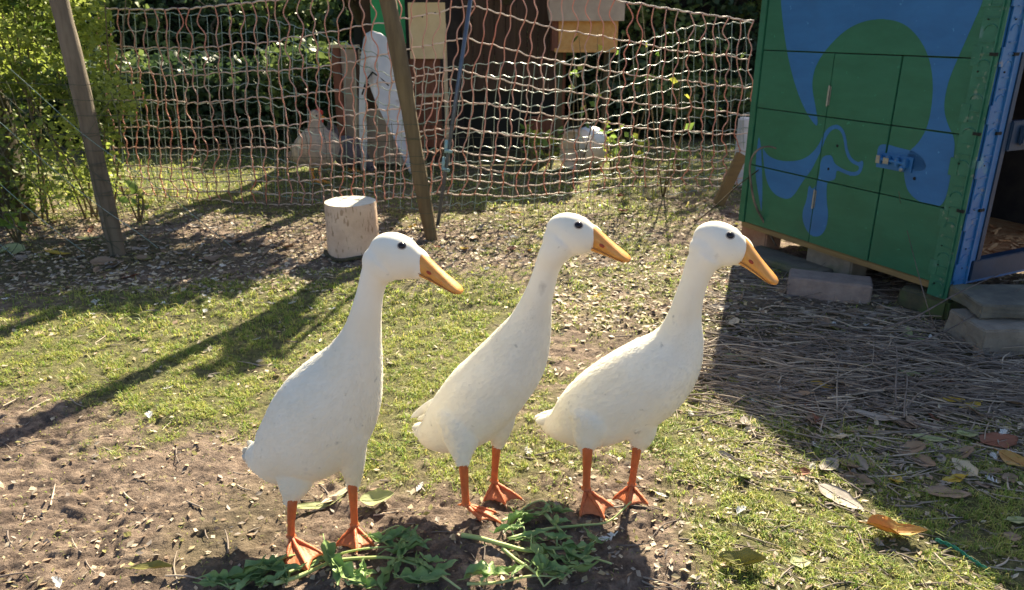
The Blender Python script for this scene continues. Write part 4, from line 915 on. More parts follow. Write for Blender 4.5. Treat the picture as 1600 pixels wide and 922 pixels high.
def hens():
    def hen(label, m, Y, body, neck, head, feet, tip, combp, tailp):
        b = G(feet[0][0], feet[0][1]); root = empty('hen', label, 'hen', (b.x, Y, 0), 0)
        mb = MB(); px_loft(mb, [(*r, Y) for r in body], 24, 20); px_loft(mb, [(*r, Y) for r in neck], 20, 16)
        c = PY(head[0], head[1], Y); mb.sphere(c, PR(head[2], c)*1.1, 16)
        ex = MB()
        for fx, fy, tx, ty in feet:
            A = PY(fx, fy, Y); A.z = max(.02, A.z*0+.02); T = PY(tx, ty, Y); A.x = T.x+.01; ex.tube([T, T.lerp(A, .5)+Vector((-.008, 0, 0)), A], [.014, .008, .008], 8, 1)
            for an in (-.5, 0, .5): ex.tube([A, A+Vector((math.cos(an)*.03, math.sin(an)*.03, -.01)), A+Vector((math.cos(an)*.055, math.sin(an)*.055, -.016))], [.007, .005, .002], 6, 1)
            ex.tube([A, A+Vector((-.025, 0, -.015))], [.006, .002], 6, 1)
        o, bvh = remesh(mb, .006, 6, [m, M['bill']], root, 'body', ex)
        q = MB(); T = PY(*tip, Y); d = (T-c).normalized(); q.tube([c+d*PR(head[2], c)*.7, T.lerp(c, .3), T], [.012, .009, .002], 8); q.build('beak', M['bill'], smooth=True, root=root)
        if combp:
            q = MB()
            for k, (x, y, r) in enumerate(combp): p = PY(x, y, Y); q.sphere(p, (PR(r, p), .006, PR(r, p)*1.4), 10)
            q.build('comb', M['comb'], smooth=True, root=root)
        q = MB(); hit = bvh.ray_cast(Vector((0, 0, 1)), ray(head[0]+2, head[1]-1).normalized())
        if hit[0]: q.sphere(hit[0], .006, 10); q.build('eye', M['eye'], smooth=True, root=root)
        for (ax, ay, bx, by) in tailp:
            q = MB(); p, t = PY(ax, ay, Y), PY(bx, by, Y); feather_geo(q, p, t-p, Vector((0, -1, .2)), (t-p).length, .03, .3); q.build('tail_feather', m, smooth=True, root=root)
    hen('buff and grey hen with a red comb, facing right behind the net', M['hen'], 4.95, [(462, 252, 6), (468, 246, 17), (480, 238, 27), (494, 232, 33), (505, 224, 30), (513, 214, 20), (516, 206, 9)], [(500, 232, 26), (497, 212, 19), (494, 196, 12), (493, 184, 9)], (493, 182, 9.5), [(488, 300, 488, 262), (498, 302, 500, 262)], (509, 184), [(498, 173, 3.4), (502, 176, 3), (495, 174, 3), (503, 188, 3)], [(466, 250, 450, 238), (468, 244, 456, 226)])
    hen('dark slate hen pecking beside the buff one, tail towards it', M['hen2'], 5.35, [(520, 218, 6), (530, 226, 18), (543, 236, 25), (557, 242, 22), (566, 246, 12)], [(560, 240, 16), (570, 250, 9), (577, 260, 7)], (579, 262, 7), [(545, 285, 545, 258), (552, 286, 553, 258)], (586, 270), None, [(524, 220, 506, 196), (527, 216, 514, 188), (528, 224, 502, 206)])
hens()
def tub():
    Y = 5.55; c = PY(915, 245, Y); c.z = max(c.z, .14); root = empty('plastic_tub', 'beige round plastic tub lying on its side with a white shell piece on top', 'tub', (c.x, Y, 0))
    ax = Vector((-.75, -.62, .0)).normalized(); s = ax.cross(UZ).normalized(); prof = [(-.12, .02), (-.12, .125), (-.10, .14), (.06, .15), (.12, .145), (.14, .15), (.14, .135), (-.085, .12), (-.085, .0)]
    V = []; n = 28
    for a, r in prof:
        for j in range(n): t = 2*math.pi*j/n; V.append(c+ax*a+(s*math.cos(t)+UZ*math.sin(t))*r)
    Fc = [(i*n+j, i*n+(j+1) % n, (i+1)*n+(j+1) % n, (i+1)*n+j) for i in range(len(prof)-1) for j in range(n)]; q = MB(); q.add(V, Fc); q.build('tub_body', M['tub'], smooth=True, root=root)
    q = MB(); q.sphere(c+Vector((.03, -.0, .06)), (.13, .12, .105), 24); q.build('lid', M['tublid'], smooth=True, root=root)
tub()
def plank():
    a, b = G(1122, 322), PY(1152, 258, 4.35); q = MB(); d = (b-a); dn = d.normalized(); sy = Vector((.25, -.97, 0)); sy = (sy-dn*sy.dot(dn)).normalized(); sx = dn.cross(sy).normalized(); q.box(a.lerp(b, .6)+UZ*.01, d*.62, sy*.014, sx*.034, 0, .003)
    o = q.build('plank', M['lath']); o.location = (a.x, a.y, 0)
    for v in o.data.vertices: v.co -= Vector((a.x, a.y, 0))
    tag(o, 'short yellow-brown plank leaning against the back corner of the coop', 'plank')
    c = PY(1160, 248, 4.9); q = MB(); q.box((c.x+.06, 4.9, .22), (.1, 0, 0), (0, .06, 0), (0, 0, .22), 0, .01); o = q.build('pale_canister', M['plastic']); 
    for v in o.data.vertices: v.co -= Vector((c.x, 4.9, 0))
    o.location = (c.x, 4.9, 0); tag(o, 'pale blue container half hidden behind the coop corner', 'container')
    # bent hoop of cane in front of the coop's left edge
    P = [(1212, 384), (1195, 350), (1180, 320), (1173, 285), (1172, 255), (1182, 236), (1200, 229), (1223, 236)]; q = MB()
    q.tube([Vector(v) for v in catmull([tuple(PY(x, y, 3.30 - (.02 if y < 250 else 0))) for x, y in P], 30)], [.0052]*16+list(np.linspace(.0052, .003, 14)), 8); o = q.build('bent_cane', M['twig'], smooth=True); tag(o, 'bent brown cane arching up before the left edge of the coop', 'cane')
    P = [(1090, 345), (1120, 320), (1150, 292), (1190, 262)]; q = MB(); q.tube([PY(x, y, 3.36-.0*i) for i, (x, y) in enumerate(P)], .0028, 6); o = q.build('thin_cane', M['bark'], smooth=True); tag(o, 'thin dark cane slanting up to the left edge of the coop', 'cane')
plank()

# ---------------------------------------------------------------- foliage
def leaves(n, centres, size, rng, flat=.0, asp=.55, pointy=True):
    """centres: (n,3) points; returns verts/faces of small folded leaves (4-sided, two faces)"""
    a = rng.uniform(0, 2*np.pi, n); e = rng.uniform(-.9, .9, n); d = np.stack([np.cos(a)*np.cos(e), np.sin(a)*np.cos(e), np.sin(e)], -1)
    r = rng.normal(size=(n, 3)); s = np.cross(d, r); s /= np.linalg.norm(s, axis=1)[:, None]; u = np.cross(s, d)
    L = size*rng.uniform(.6, 1.35, n)[:, None]; w = L*asp*.5
    b = centres; P = [b, b+d*L*.45+s*w+u*L*.08, b+d*L, b+d*L*.45-s*w+u*L*.08, b+d*L*.5-u*L*.04]
    V = np.stack(P, 1).reshape(-1, 3); i = np.arange(n)*5
    Fc = np.concatenate([np.stack([i, i+1, i+4], -1), np.stack([i+1, i+2, i+4], -1), np.stack([i+2, i+3, i+4], -1), np.stack([i+3, i, i+4], -1)])
    return V, Fc
def crown(rng, cx, cy, z0, z1, rx, ry, n, seed, clump=.35):
    pts = []; k = 0
    while len(pts) < n and k < 60:
        m = n*2; p = rng.uniform(-1, 1, (m, 3)); d = np.abs(p[:, 0])**2.5+np.abs(p[:, 1])**2.5+np.abs(p[:, 2])**4
        q = np.stack([cx+p[:, 0]*rx, cy+p[:, 1]*ry, (z0+z1)/2+p[:, 2]*(z1-z0)/2], -1)
        v = fbm(q[:, 0]*3.1+q[:, 2]*2.3, q[:, 1]*3.1+q[:, 2]*2.9, seed, 3)
        q = q[(d < 1-.35*v) & (v > clump)]; pts += list(q); k += 1
    return np.array(pts[:n])
def hedge():
    rng = np.random.default_rng(21)
    spec = [('hedge', 'dark evergreen hedge behind the left half of the run', -4.6, 8.0, 0, 1.75, 1.9, .8, 13000), ('hedge', 'dark ivy-like hedge between the left hedge and the shed', -1.8, 8.0, 0, 1.55, 1.5, .6, 11000),
            ('hedge', 'dark hedge behind the nest box and shed', 1.1, 8.7, 0, 2.1, 1.9, .7, 12000), ('hedge', 'hedge at the far right, behind the coop roof line', 4.5, 9.0, 0, 2.2, 2.2, .8, 14000), ('hedge', 'hedge closing the run on the right, out beyond the coop', 8.2, 8.6, 0, 2.3, 2.0, .8, 7000), ('hedge', 'hedge standing to the right behind the coop', 6.3, 5.6, 0, 1.7, .8, 1.6, 6000), ('hedge', 'dark hedge at the far left edge', -7.7, 7.6, 0, 2.6, 1.8, .9, 9000)]
    for nm, lb, cx, cy, z0, z1, rx, ry, n in spec:
        root = empty(nm, lb, 'hedge', (cx, cy, 0), 0, 'dark hedges closing the run at the back')
        P = crown(rng, cx, cy, z0, z1, rx, ry, n, int(cx*10)+99, .2); V, Fc = leaves(len(P), P, .085, rng, asp=.7)
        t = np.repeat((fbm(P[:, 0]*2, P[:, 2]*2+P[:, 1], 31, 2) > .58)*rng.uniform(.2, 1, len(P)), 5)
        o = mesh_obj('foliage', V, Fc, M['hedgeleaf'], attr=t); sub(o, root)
        q = MB()
        for i in range(26):
            x, y = rng.uniform(cx-rx*.9, cx+rx*.9), cy+rng.uniform(-.4, .4); q.tube([(x, y, -.02), (x+rng.uniform(-.2, .2), y+rng.uniform(-.1, .1), 1.0), (x+rng.uniform(-.4, .4), y+rng.uniform(-.2, .2), z1*.9)], [.02, .013, .004], 6)
        q.build('stems', M['bark'], smooth=True, root=root)
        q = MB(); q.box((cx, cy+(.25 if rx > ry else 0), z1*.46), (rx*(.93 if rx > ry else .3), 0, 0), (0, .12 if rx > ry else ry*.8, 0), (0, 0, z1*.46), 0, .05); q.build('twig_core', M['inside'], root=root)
hedge()
def undergrowth():
    rng = np.random.default_rng(5)
    for lb, cx, cy, z1, rx, ry, n in (('low dark ivy undergrowth behind the hens', -3.3, 6.75, .8, 1.5, .45, 7000), ('low dark undergrowth at the far left behind the bush', -6.2, 6.6, .9, 1.6, .5, 5000), ('low dark undergrowth right of the shed', 1.6, 7.3, .55, 1.0, .4, 4000), ('low dark undergrowth behind the plank and the coop corner', 3.2, 7.6, .6, .9, .4, 3500), ('dark shrub between the hens and the shed', -1.75, 6.6, .9, .5, .35, 2500)):
        root = empty('shrub', lb, 'shrub', (cx, cy, 0), 0, 'dark shrubs at the foot of the hedges'); P = crown(rng, cx, cy, 0, z1, rx, ry, n, int(cx*10)+9, .12); V, Fc = leaves(len(P), P, .07, rng, asp=.7)
        t = np.repeat((fbm(P[:, 0]*2, P[:, 2]*2+P[:, 1], 31, 2) > .6)*rng.uniform(.1, .8, len(P)), 5); o = mesh_obj('foliage', V, Fc, M['hedgeleaf'], attr=t); sub(o, root)
        q = MB(); 
        for i in range(14): x = rng.uniform(cx-rx*.8, cx+rx*.8); q.tube([(x, cy, -.02), (x+rng.uniform(-.1, .1), cy+rng.uniform(-.2, .2), z1*.85)], [.012, .004], 5)
        q.build('stems', M['bark'], smooth=True, root=root)
undergrowth()
def bush():
    rng = np.random.default_rng(8); root = empty('bush', 'bright yellow-green leafy bush at the left, behind the grey post', 'bush', (-2.6, 4.1, 0))
    P = np.concatenate([crown(rng, -3.0, 4.1, .55, 1.6, .95, .45, 5600, 5, .45), crown(rng, -2.42, 4.0, .62, 1.25, .38, .3, 2300, 6, .42), crown(rng, -2.85, 3.95, .04, .66, .85, .36, 4600, 7, .36), crown(rng, -2.12, 3.95, .5, .78, .22, .2, 700, 9, .3), crown(rng, -2.3, 3.9, .86, 1.35, .28, .2, 1300, 10, .35)])
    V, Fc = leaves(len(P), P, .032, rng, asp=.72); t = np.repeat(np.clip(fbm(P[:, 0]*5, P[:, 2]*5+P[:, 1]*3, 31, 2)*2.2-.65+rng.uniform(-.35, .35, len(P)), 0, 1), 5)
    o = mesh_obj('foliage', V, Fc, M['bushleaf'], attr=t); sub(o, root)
    for i in range(34):
        x, y = rng.uniform(-3.3, -2.25), rng.uniform(3.8, 4.3); q = MB(); dx = rng.uniform(-.35, .35)
        q.tube([(x, y, -.02), (x+dx*.3, y, .3), (x+dx*.7, y+rng.uniform(-.1, .1), .75), (x+dx, y+rng.uniform(-.1, .1), 1.3)], [.006, .005, .004, .002], 5); q.build('stem', M['stem'], smooth=True, root=root)
    # thick mossy trunk inside, and a bare brown trunk at the edge of the picture
    root = empty('tree', 'thick dark mossy trunk standing inside the bush at the left edge', 'tree', (-2.78, 3.95, 0)); q = MB(); q.tube([(-2.78, 3.95, -.05), (-2.76, 3.95, .1), (-2.75, 3.97, .5), (-2.8, 4.0, 1.2), (-2.85, 4.0, 2.6)], [.17, .13, .115, .1, .07], 16); q.build('trunk', M['bark'], smooth=True, root=root)
    P = crown(rng, -2.9, 4.1, 2.2, 3.2, .8, .7, 2500, 12, .4); V, Fc = leaves(len(P), P, .06, rng, asp=.7); o = mesh_obj('crown', V, Fc, M['hedgeleaf'], attr=np.repeat(rng.uniform(0, .6, len(P)), 5)); sub(o, root)
bush()
def shade_trees():
    rng = np.random.default_rng(77)
    # unseen tree crowns above the frame; the first two are added to cast shade
    for lb, tx, ty, cx, cy, z0, z1, rx, ry, n, cl in (('slender tree added left of the shed, unseen crown above the picture for shade', -1.3, 7.7, -1.2, 5.05, 1.38, 1.85, .95, .46, 2300, .3), ('tree added behind the shed, unseen limb reaching forward above the picture for shade', .05, 7.7, -.12, 4.5, 1.62, 1.8, .1, .3, 110, .25), ('tree rising behind the left hedge', -4.2, 10.2, -4.4, 10.2, 2.0, 4.0, 1.8, 1.0, 4500, .35), ('tree rising behind the right hedge', 3.6, 9.8, 3.6, 9.8, 2.3, 4.4, 1.6, 1.0, 4500, .35)):
        root = empty('tree', lb, 'tree', (tx, ty, 0)); q = MB()
        q.tube([(tx, ty, -.05), (tx+(cx-tx)*.3, ty+(cy-ty)*.2, z0*.6), (cx, cy, (z0+z1)/2)], [.09, .07, .03], 12)
        for k in range(7): a = rng.uniform(0, 6.28); q.tube([(tx+(cx-tx)*.5, ty+(cy-ty)*.5, z0*.8), (cx+math.cos(a)*rx*.4, cy+math.sin(a)*ry*.4, (z0+z1)/2), (cx+math.cos(a)*rx*.85, cy+math.sin(a)*ry*.85, z1*.97)], [.025, .015, .005], 6)
        q.build('trunk', M['bark'], smooth=True, root=root)
        P = crown(rng, cx, cy, z0, z1, rx, ry, n, int(cx*7)+50, cl); V, Fc = leaves(len(P), P, .1, rng, asp=.7); o = mesh_obj('crown', V, Fc, M['hedgeleaf'], attr=np.repeat(rng.uniform(0, .8, len(P)), 5)); sub(o, root)
shade_trees()
def sprigs():
    rng = np.random.default_rng(3)
    S = [(905, 250, 5.2, .95, 26, 'tall thin sprig with pale yellow leaves right of the shed'), (1040, 250, 4.55, 1.18, 14, 'thin stem with one bright yellow leaf near the top rope of the net'), (960, 262, 5.1, .4, 30, 'leafy green weed beside the beige tub'), (1000, 262, 5.3, .28, 26, 'small green weed right of the tub'), (835, 262, 5.4, .35, 40, 'green weed in the shade left of the tub'), (860, 255, 5.5, .3, 34, 'green weed close to the foot of the shed'),
         (1060, 265, 5.3, .18, 18, 'tiny green weed before the right hedge'), (985, 255, 5.6, 1.1, 10, 'bare brown stem between the shed and the coop'), (930, 250, 5.9, 1.0, 8, 'bare grey stem under the nest box'), (1125, 235, 6.2, 1.0, 10, 'bare stem behind the top of the plank'), (215, 330, 3.9, .2, 16, 'small green weed at the foot of the grey post'), (30, 380, 3.45, .22, 22, 'tuft of long green leaves at the left edge')]
    for px, py, Y, h, n, lb in S:
        b = PY(px, py, Y); b.z = 0; root = empty('weed', lb, 'plant', (b.x, b.y, 0)); q = MB(); P = []
        for s in range(3 if h > .5 else 6):
            a = rng.uniform(0, 6.28); top = b+Vector((math.cos(a)*h*.18, math.sin(a)*h*.18, h*rng.uniform(.7, 1))); mid = b.lerp(top, .5)+Vector((rng.uniform(-.03, .03), 0, .02)); q.tube([b-UZ*.02, mid, top], [.005, .004, .0015], 5)
            for k in range(max(2, n//5)): t = rng.uniform(.35, 1); P.append(tuple((b.lerp(mid, t*2) if t < .5 else mid.lerp(top, t*2-1))+Vector((rng.uniform(-.02, .02), rng.uniform(-.02, .02), 0))))
        q.build('stem', M['stem'], smooth=True, root=root); P = np.array(P); V, Fc = leaves(len(P), P, .06, rng, asp=.65); o = mesh_obj('leaves', V, Fc, M['sprigleaf'], attr=np.repeat((rng.uniform(0, 1, len(P)) > .6)*1.0, 5)); sub(o, root)
sprigs()
# ---------------------------------------------------------------- fallen leaves, feathers, twigs, wilted greens
def leaf_mesh(name, L, Wd, m, seed, curl=.25, fold=.2, lobed=False, thick=.0007):
    rng = random.Random(seed); nu, nw = 12, 6; V = []; ph = rng.random()*6
    for s in (0, 1):
        for i in range(nu+1):
            t = i/nu; w = Wd/2*(math.sin(math.pi*min(1, t**.8*.97+.02))**.75)*(1+.08*math.sin(t*17+ph)); 
            if lobed: w *= .42+.72*abs(math.sin(t*9.5+ph))**.7
            for j in range(nw+1):
                q = (j/nw*2-1); x = (t-.5)*L; y = q*w*(1+.05*math.sin(i*2.3+ph)); z = curl*L*((t-.5)**2)*1.1 + fold*abs(q)*w*(1+.4*math.sin(t*6+ph)) + .05*w*math.sin(t*14+q*4+ph) + (thick if s else 0)
                V.append((x, y, z))
    n1 = (nu+1)*(nw+1); Fc = []
    for i in range(nu):
        for j in range(nw): q = (i*(nw+1)+j, i*(nw+1)+j+1, (i+1)*(nw+1)+j+1, (i+1)*(nw+1)+j); Fc += [tuple(reversed(q)), tuple(x+n1 for x in q)]
    for i in range(nu):
        for j in (0, nw): a, b = i*(nw+1)+j, (i+1)*(nw+1)+j; Fc.append((a, b, b+n1, a+n1) if j == 0 else (b, a, a+n1, b+n1))
    b = len(V); T, TF = tube_geo([(-L*.5-L*.16, 0, curl*L*.3+.001), (-L*.5, 0, curl*L*.27), (0, 0, .002), (L*.4, 0, curl*L*.2)], [.0011, .0011, .0009, .0004], 5)
    V += [tuple(v) for v in T]; Fc += [tuple(x+b for x in f) for f in TF]
    me = bpy.data.meshes.new(name); me.from_pydata(V, [], Fc); me.materials.append(m); me.polygons.foreach_set('use_smooth', np.ones(len(me.polygons), bool)); me.update(); return me
def place(me, name, px, py, rz, label, cat, group=None, dz=.006, tilt=(0, 0), sc=1, xy=None):
    p = GG(px, py, dz) if xy is None else Vector((xy[0], xy[1], H(*xy)+dz))
    o = bpy.data.objects.new(name, me); COL.objects.link(o); o.location = p; o.rotation_euler = (R(tilt[0]), R(tilt[1]), R(rz)); o.scale = (sc, sc, sc); tag(o, label, cat, group); return o
GL = 'fallen leaves on the ground'
NL = [(1312, 782, .105, .05, 'grey_leaf', -50, 'large flat grey-brown leaf on the sunlit grass at the right', .1, .1, (8, 5)),
 (1398, 838, .115, .045, 'orange_leaf', -12, 'curled orange-yellow leaf on the grass, its tip bright orange', .5, .9, (0, 0)), (1284, 608, .07, .03, 'yellow_leaf', -28, 'yellow and orange leaf lying on the shaded twigs', .5, .5, (5, 0)), (1213, 645, .05, .034, 'pale_green_leaf', 60, 'small pale green leaf at the edge of the coop shadow', .2, .2, (0, 0)),
 (1368, 661, .115, .036, 'grey_leaf', -22, 'long pale brown leaf just below the twig heap', .3, .3, (0, 0)), (1426, 664, .06, .048, 'brown_leaf', 70, 'round brown leaf beside the long pale one', .3, .2, (20, 0)), (1488, 633, .06, .03, 'yellow_leaf', -5, 'dull yellow leaf at the right end of the twig heap', .3, .2, (0, 0)), (1403, 598, .075, .028, 'brown_leaf', -38, 'brown leaf lying on top of the twig heap', .4, .3, (12, 0)),
 (1552, 558, .12, .035, 'grey_leaf', -8, 'long grey-brown leaf below the stone step', .3, .3, (0, 0)), (1392, 571, .045, .02, 'yellow_leaf', 10, 'small bright yellow leaf among the twigs', .3, .3, (0, 0)), (1345, 576, .06, .025, 'olive_leaf', 0, 'olive leaf among the twigs, left of the bright yellow one', .2, .2, (0, 0)), (1587, 728, .085, .05, 'orange_leaf', -60, 'orange-brown leaf cut by the right edge of the picture', .5, .4, (10, 0)),
 (1560, 694, .11, .07, 'red_leaf', 15, 'large red-brown leaf at the right edge', .1, .1, (0, 0)), (1510, 684, .055, .035, 'pale_green_leaf', 0, 'pale green oval leaf left of the red-brown one', .2, .2, (0, 0)), (1452, 690, .085, .03, 'pale_green_leaf', -14, 'long pale green leaf in the shade', .2, .2, (0, 0)), (1480, 775, .10, .045, 'brown_leaf', -5, 'torn grey-brown leaf flat in the shaded grass', .15, .2, (0, 0)),
 (1165, 596, .07, .026, 'grey_leaf', -12, 'grey-brown leaf under the left end of the twig heap', .2, .3, (0, 0)), (1158, 888, .09, .04, 'olive_leaf', -5, 'olive leaf folded upright near the bottom edge', .7, 1.2, (0, 0)), (975, 332, .07, .05, 'red_leaf', 20, 'rusty red leaf behind the middle duck, nearer of two', .4, .5, (0, 0)), (967, 308, .075, .045, 'red_leaf', -30, 'rusty red leaf behind the middle duck, farther of two', .4, .5, (0, 0)),
 (806, 334, .075, .035, 'yellow_leaf', -5, 'bright yellow leaf beyond the middle post, behind the wire mesh', .2, .2, (0, 0)), (22, 393, .13, .09, 'pale_green_leaf', -10, 'large pale green leaf at the left edge below the bush', .1, .1, (25, 0)), (92, 400, .15, .035, 'yellow_leaf', -14, 'long yellow leaf left of the grey post', .3, .4, (0, 0)), (163, 412, .11, .08, 'brown_leaf', 10, 'broad grey-brown leaf at the foot of the grey post', .3, .2, (10, 0)),
 (225, 407, .09, .06, 'olive_leaf', -20, 'dull green and brown leaf right of the grey post', .3, .2, (0, 0)), (140, 376, .12, .04, 'pale_green_leaf', 5, 'long pale green leaf just left of the grey post foot', .3, .3, (0, 0)), (330, 410, .10, .03, 'brown_leaf', -40, 'curled tan leaf on the mud left of the log', .5, .6, (0, 0)), (590, 790, .075, .045, 'pale_green_leaf', 20, 'pale green leaf standing between the left and the middle duck', .6, .5, (10, 0)),
 (500, 790, .11, .028, 'pale_green_leaf', 25, 'long green leaf casting a shadow behind the feet of the left duck', .5, .4, (0, 0)), (240, 895, .08, .02, 'olive_leaf', 3, 'dark green leaf scrap with a brown edge near the bottom left', .1, .9, (0, 0)), (800, 391, .06, .045, 'red_leaf', 50, 'small red leaf right of the middle post foot', .4, .5, (0, 0)), (665, 358, .09, .05, 'brown_leaf', 30, 'brown leaf leaning at the foot of the middle post', .3, .3, (20, 0)), (741, 372, .07, .05, 'brown_leaf', 80, 'dark brown leaf among white petals behind the ducks', .3, .3, (0, 0)),
 (530, 775, .10, .02, 'cream_leaf', 55, 'narrow white-edged strip leaf behind the left duck\'s far foot', .3, .3, (0, 0)), (1590, 815, .05, .025, 'pale_green_leaf', 0, 'green leaf scrap at the right edge', .2, .2, (0, 0)), (1582, 838, .035, .03, 'brown_leaf', 0, 'small round tan leaf near the right edge', .2, .2, (0, 0)), (1250, 882, .04, .035, 'pale_green_leaf', 0, 'small round green leaf near the bottom right', .1, .2, (0, 0)), (1110, 612, .05, .02, 'red_leaf', 0, 'tiny red-brown leaf before the chest of the right duck', .3, .3, (0, 0))]
for i, (px, py, L, Wd, m, rz, lb, cu, fo, tl) in enumerate(NL):
    place(leaf_mesh('fallen_leaf', L, Wd, M[m], i, cu, fo), 'fallen_leaf', px, py, rz, lb, 'leaf', GL, .006, tl)
rng = random.Random(31)
LM = [(186, 398, 'at the foot of the grey post'), (30, 380, 'by the tuft under the bush'), (80, 440, 'on the dark mud at the left edge'), (300, 370, 'on the mud midway between grey post and log'), (430, 400, 'just left of the log'), (270, 430, 'on the mud edge before the grass'), (553, 420, 'before the log'), (640, 380, 'between log and middle post'), (690, 375, 'at the foot of the middle post'), (770, 365, 'behind the back of the middle duck'), (330, 480, 'on the sunny grass left of the ducks'), (120, 480, 'on the sunny grass at the left edge'),
      (920, 300, 'on the sunny ground below the beige tub'), (1010, 330, 'on sunny ground before the net'), (1100, 320, 'near the leaning plank'), (960, 440, 'between the necks of the middle and right ducks'), (1060, 420, 'behind the neck of the right duck'), (1180, 480, 'below the bill of the right duck'), (1280, 500, 'before the pinkish brick'), (1440, 520, 'before the mossy corner block'), (1560, 600, 'below the stone step'),
      (1150, 580, 'at the left of the twig heap'), (1300, 590, 'on the middle of the twig heap'), (1430, 610, 'on the right part of the twig heap'), (1250, 680, 'at the edge of the coop shadow'), (1400, 700, 'on the shaded grass below the twig heap'), (1550, 720, 'near the red-brown leaf at the right edge')]
def near(px, py): return min(LM, key=lambda l: (l[0]-px)**2+(l[1]-py)**2*3)[2]
KN = ['brown', 'grey', 'tan', 'cream', 'whitish', 'ash-grey', 'olive', 'dark brown', 'pale green', 'red-brown', 'yellow']
kinds = [leaf_mesh('fallen_leaf', .05, .026, M[m], 50+i, .3+.1*(i % 3), .3) for i, m in enumerate(['brown_leaf', 'grey_leaf', 'brown_leaf', 'cream_leaf', 'cream_leaf', 'grey_leaf', 'olive_leaf', 'brown_leaf', 'pale_green_leaf', 'red_leaf', 'yellow_leaf'])]
def zone(px0, px1, py0, py1): return rng.uniform(px0, px1), rng.uniform(py0, py1)
ZL = [((0, 470, 345, 440), 75, 1.15, 'small dry leaf in the shaded litter around the grey post'), ((600, 840, 330, 400), 40, 1.0, 'small dry leaf in the litter behind the left duck, near the middle post'), ((900, 1150, 270, 480), 62, .8, 'small pale dry leaf on the sunny ground between the middle duck and the coop'), ((1120, 1600, 450, 760), 140, 1.25, 'small dry leaf in the shade before the coop')]
for z, n, sc, lb in ZL:
    for i in range(n):
        px, py = zone(*z); w = [0, 1, 2, 7, 5, 3, 6, 0, 1, 2, 7, 5, 0, 7, 1, 5, 8, 9, 10] if z[0] in (0, 1120) else [3, 4, 4, 3, 0, 5, 8, 10, 9]
        k = rng.choice(w); sz = rng.uniform(.5, 1.25); lb = '%s %s dry leaf %s' % ('tiny' if sz < .75 else 'small' if sz < 1.05 else 'curled', KN[k], near(px, py))
        place(kinds[k], 'fallen_leaf', px, py, rng.uniform(0, 360), lb, 'leaf', 'small dry leaves scattered on the ground', .004, (rng.uniform(-25, 25), rng.uniform(-20, 20)), sc*sz)
def litter():
    r = np.random.default_rng(9); V = []; Fc = []; mi = []; 
    Z = [(0, 520, 325, 460, 4600), (500, 900, 320, 420, 2200), (850, 1160, 262, 520, 3600), (1090, 1600, 430, 770, 3600), (0, 1600, 440, 922, 3000), (850, 1500, 560, 922, 900), (180, 900, 262, 340, 900)]
    mats = [M[k] for k in ('brown_leaf', 'grey_leaf', 'cream_leaf', 'olive_leaf', 'straw')]
    for (a, b, c, d, n) in Z:
        px, py = r.uniform(a, b, n), r.uniform(c, d, n)
        for x, y in zip(px, py):
            p = G(x, y); s = r.uniform(.004, .016)*(1 if p.y > 2 else .65); an = r.uniform(0, 6.28); p.z = H(p.x, p.y)+.003
            dv = Vector((math.cos(an), math.sin(an), r.uniform(-.35, .35)))*s; sv = Vector((-math.sin(an), math.cos(an), r.uniform(-.5, .5)))*s*r.uniform(.25, .7); up = Vector((0, 0, s*r.uniform(0, .5)))
            k = len(V); V += [p-dv, p-dv*.2+sv+up, p+dv+up*.4, p+dv*.1-sv]; Fc.append((k, k+1, k+2, k+3)); mi.append(int(r.choice([0, 1, 2, 3, 4], p=[.3, .22, .26, .08, .14])))
    o = mesh_obj('leaf_litter', V, Fc, mats, mi=mi); tag(o, 'crumbled dry leaves, petals and straw scattered over the ground', 'leaf litter', kind='stuff')
litter()
def feather_mesh(seed, L=.03, fluffy=False):
    r = random.Random(seed); q = MB(); c = r.uniform(-.5, .5)
    pts = [Vector((s*L-.5*L, c*L*(s-.5)**2, .1*L+.5*L*(s-.5)**2)) for s in np.linspace(0, 1, 12)]; q.tube(pts, list(np.linspace(.0008, .0002, 12)), 4)
    n = 46 if not fluffy else 60
    for i in range(n):
        s = r.uniform(.12, 1); k = min(int(s*11), 10); p = pts[k].lerp(pts[k+1], s*11-k); sg = 1 if i % 2 else -1; l = L*(.26 if not fluffy else .4)*math.sin(math.pi*min(1, s*.8+.15))*r.uniform(.7, 1.15)
        d = Vector((.75, sg*.8, r.uniform(.05, .5 if not fluffy else 1.2))).normalized()*l; w = Vector((L*.028, -sg*L*.02, 0))
        q.add([p-w, p+w, p+d+w*.6, p+d*.8-w*.6], [(0, 1, 2, 3)])
    me = bpy.data.meshes.new('feather'); me.from_pydata([tuple(v) for v in q.V], [], q.F); me.materials.append(M['down']); me.update(); return me
FM = [feather_mesh(i, .03, i % 2 == 1) for i in range(6)]
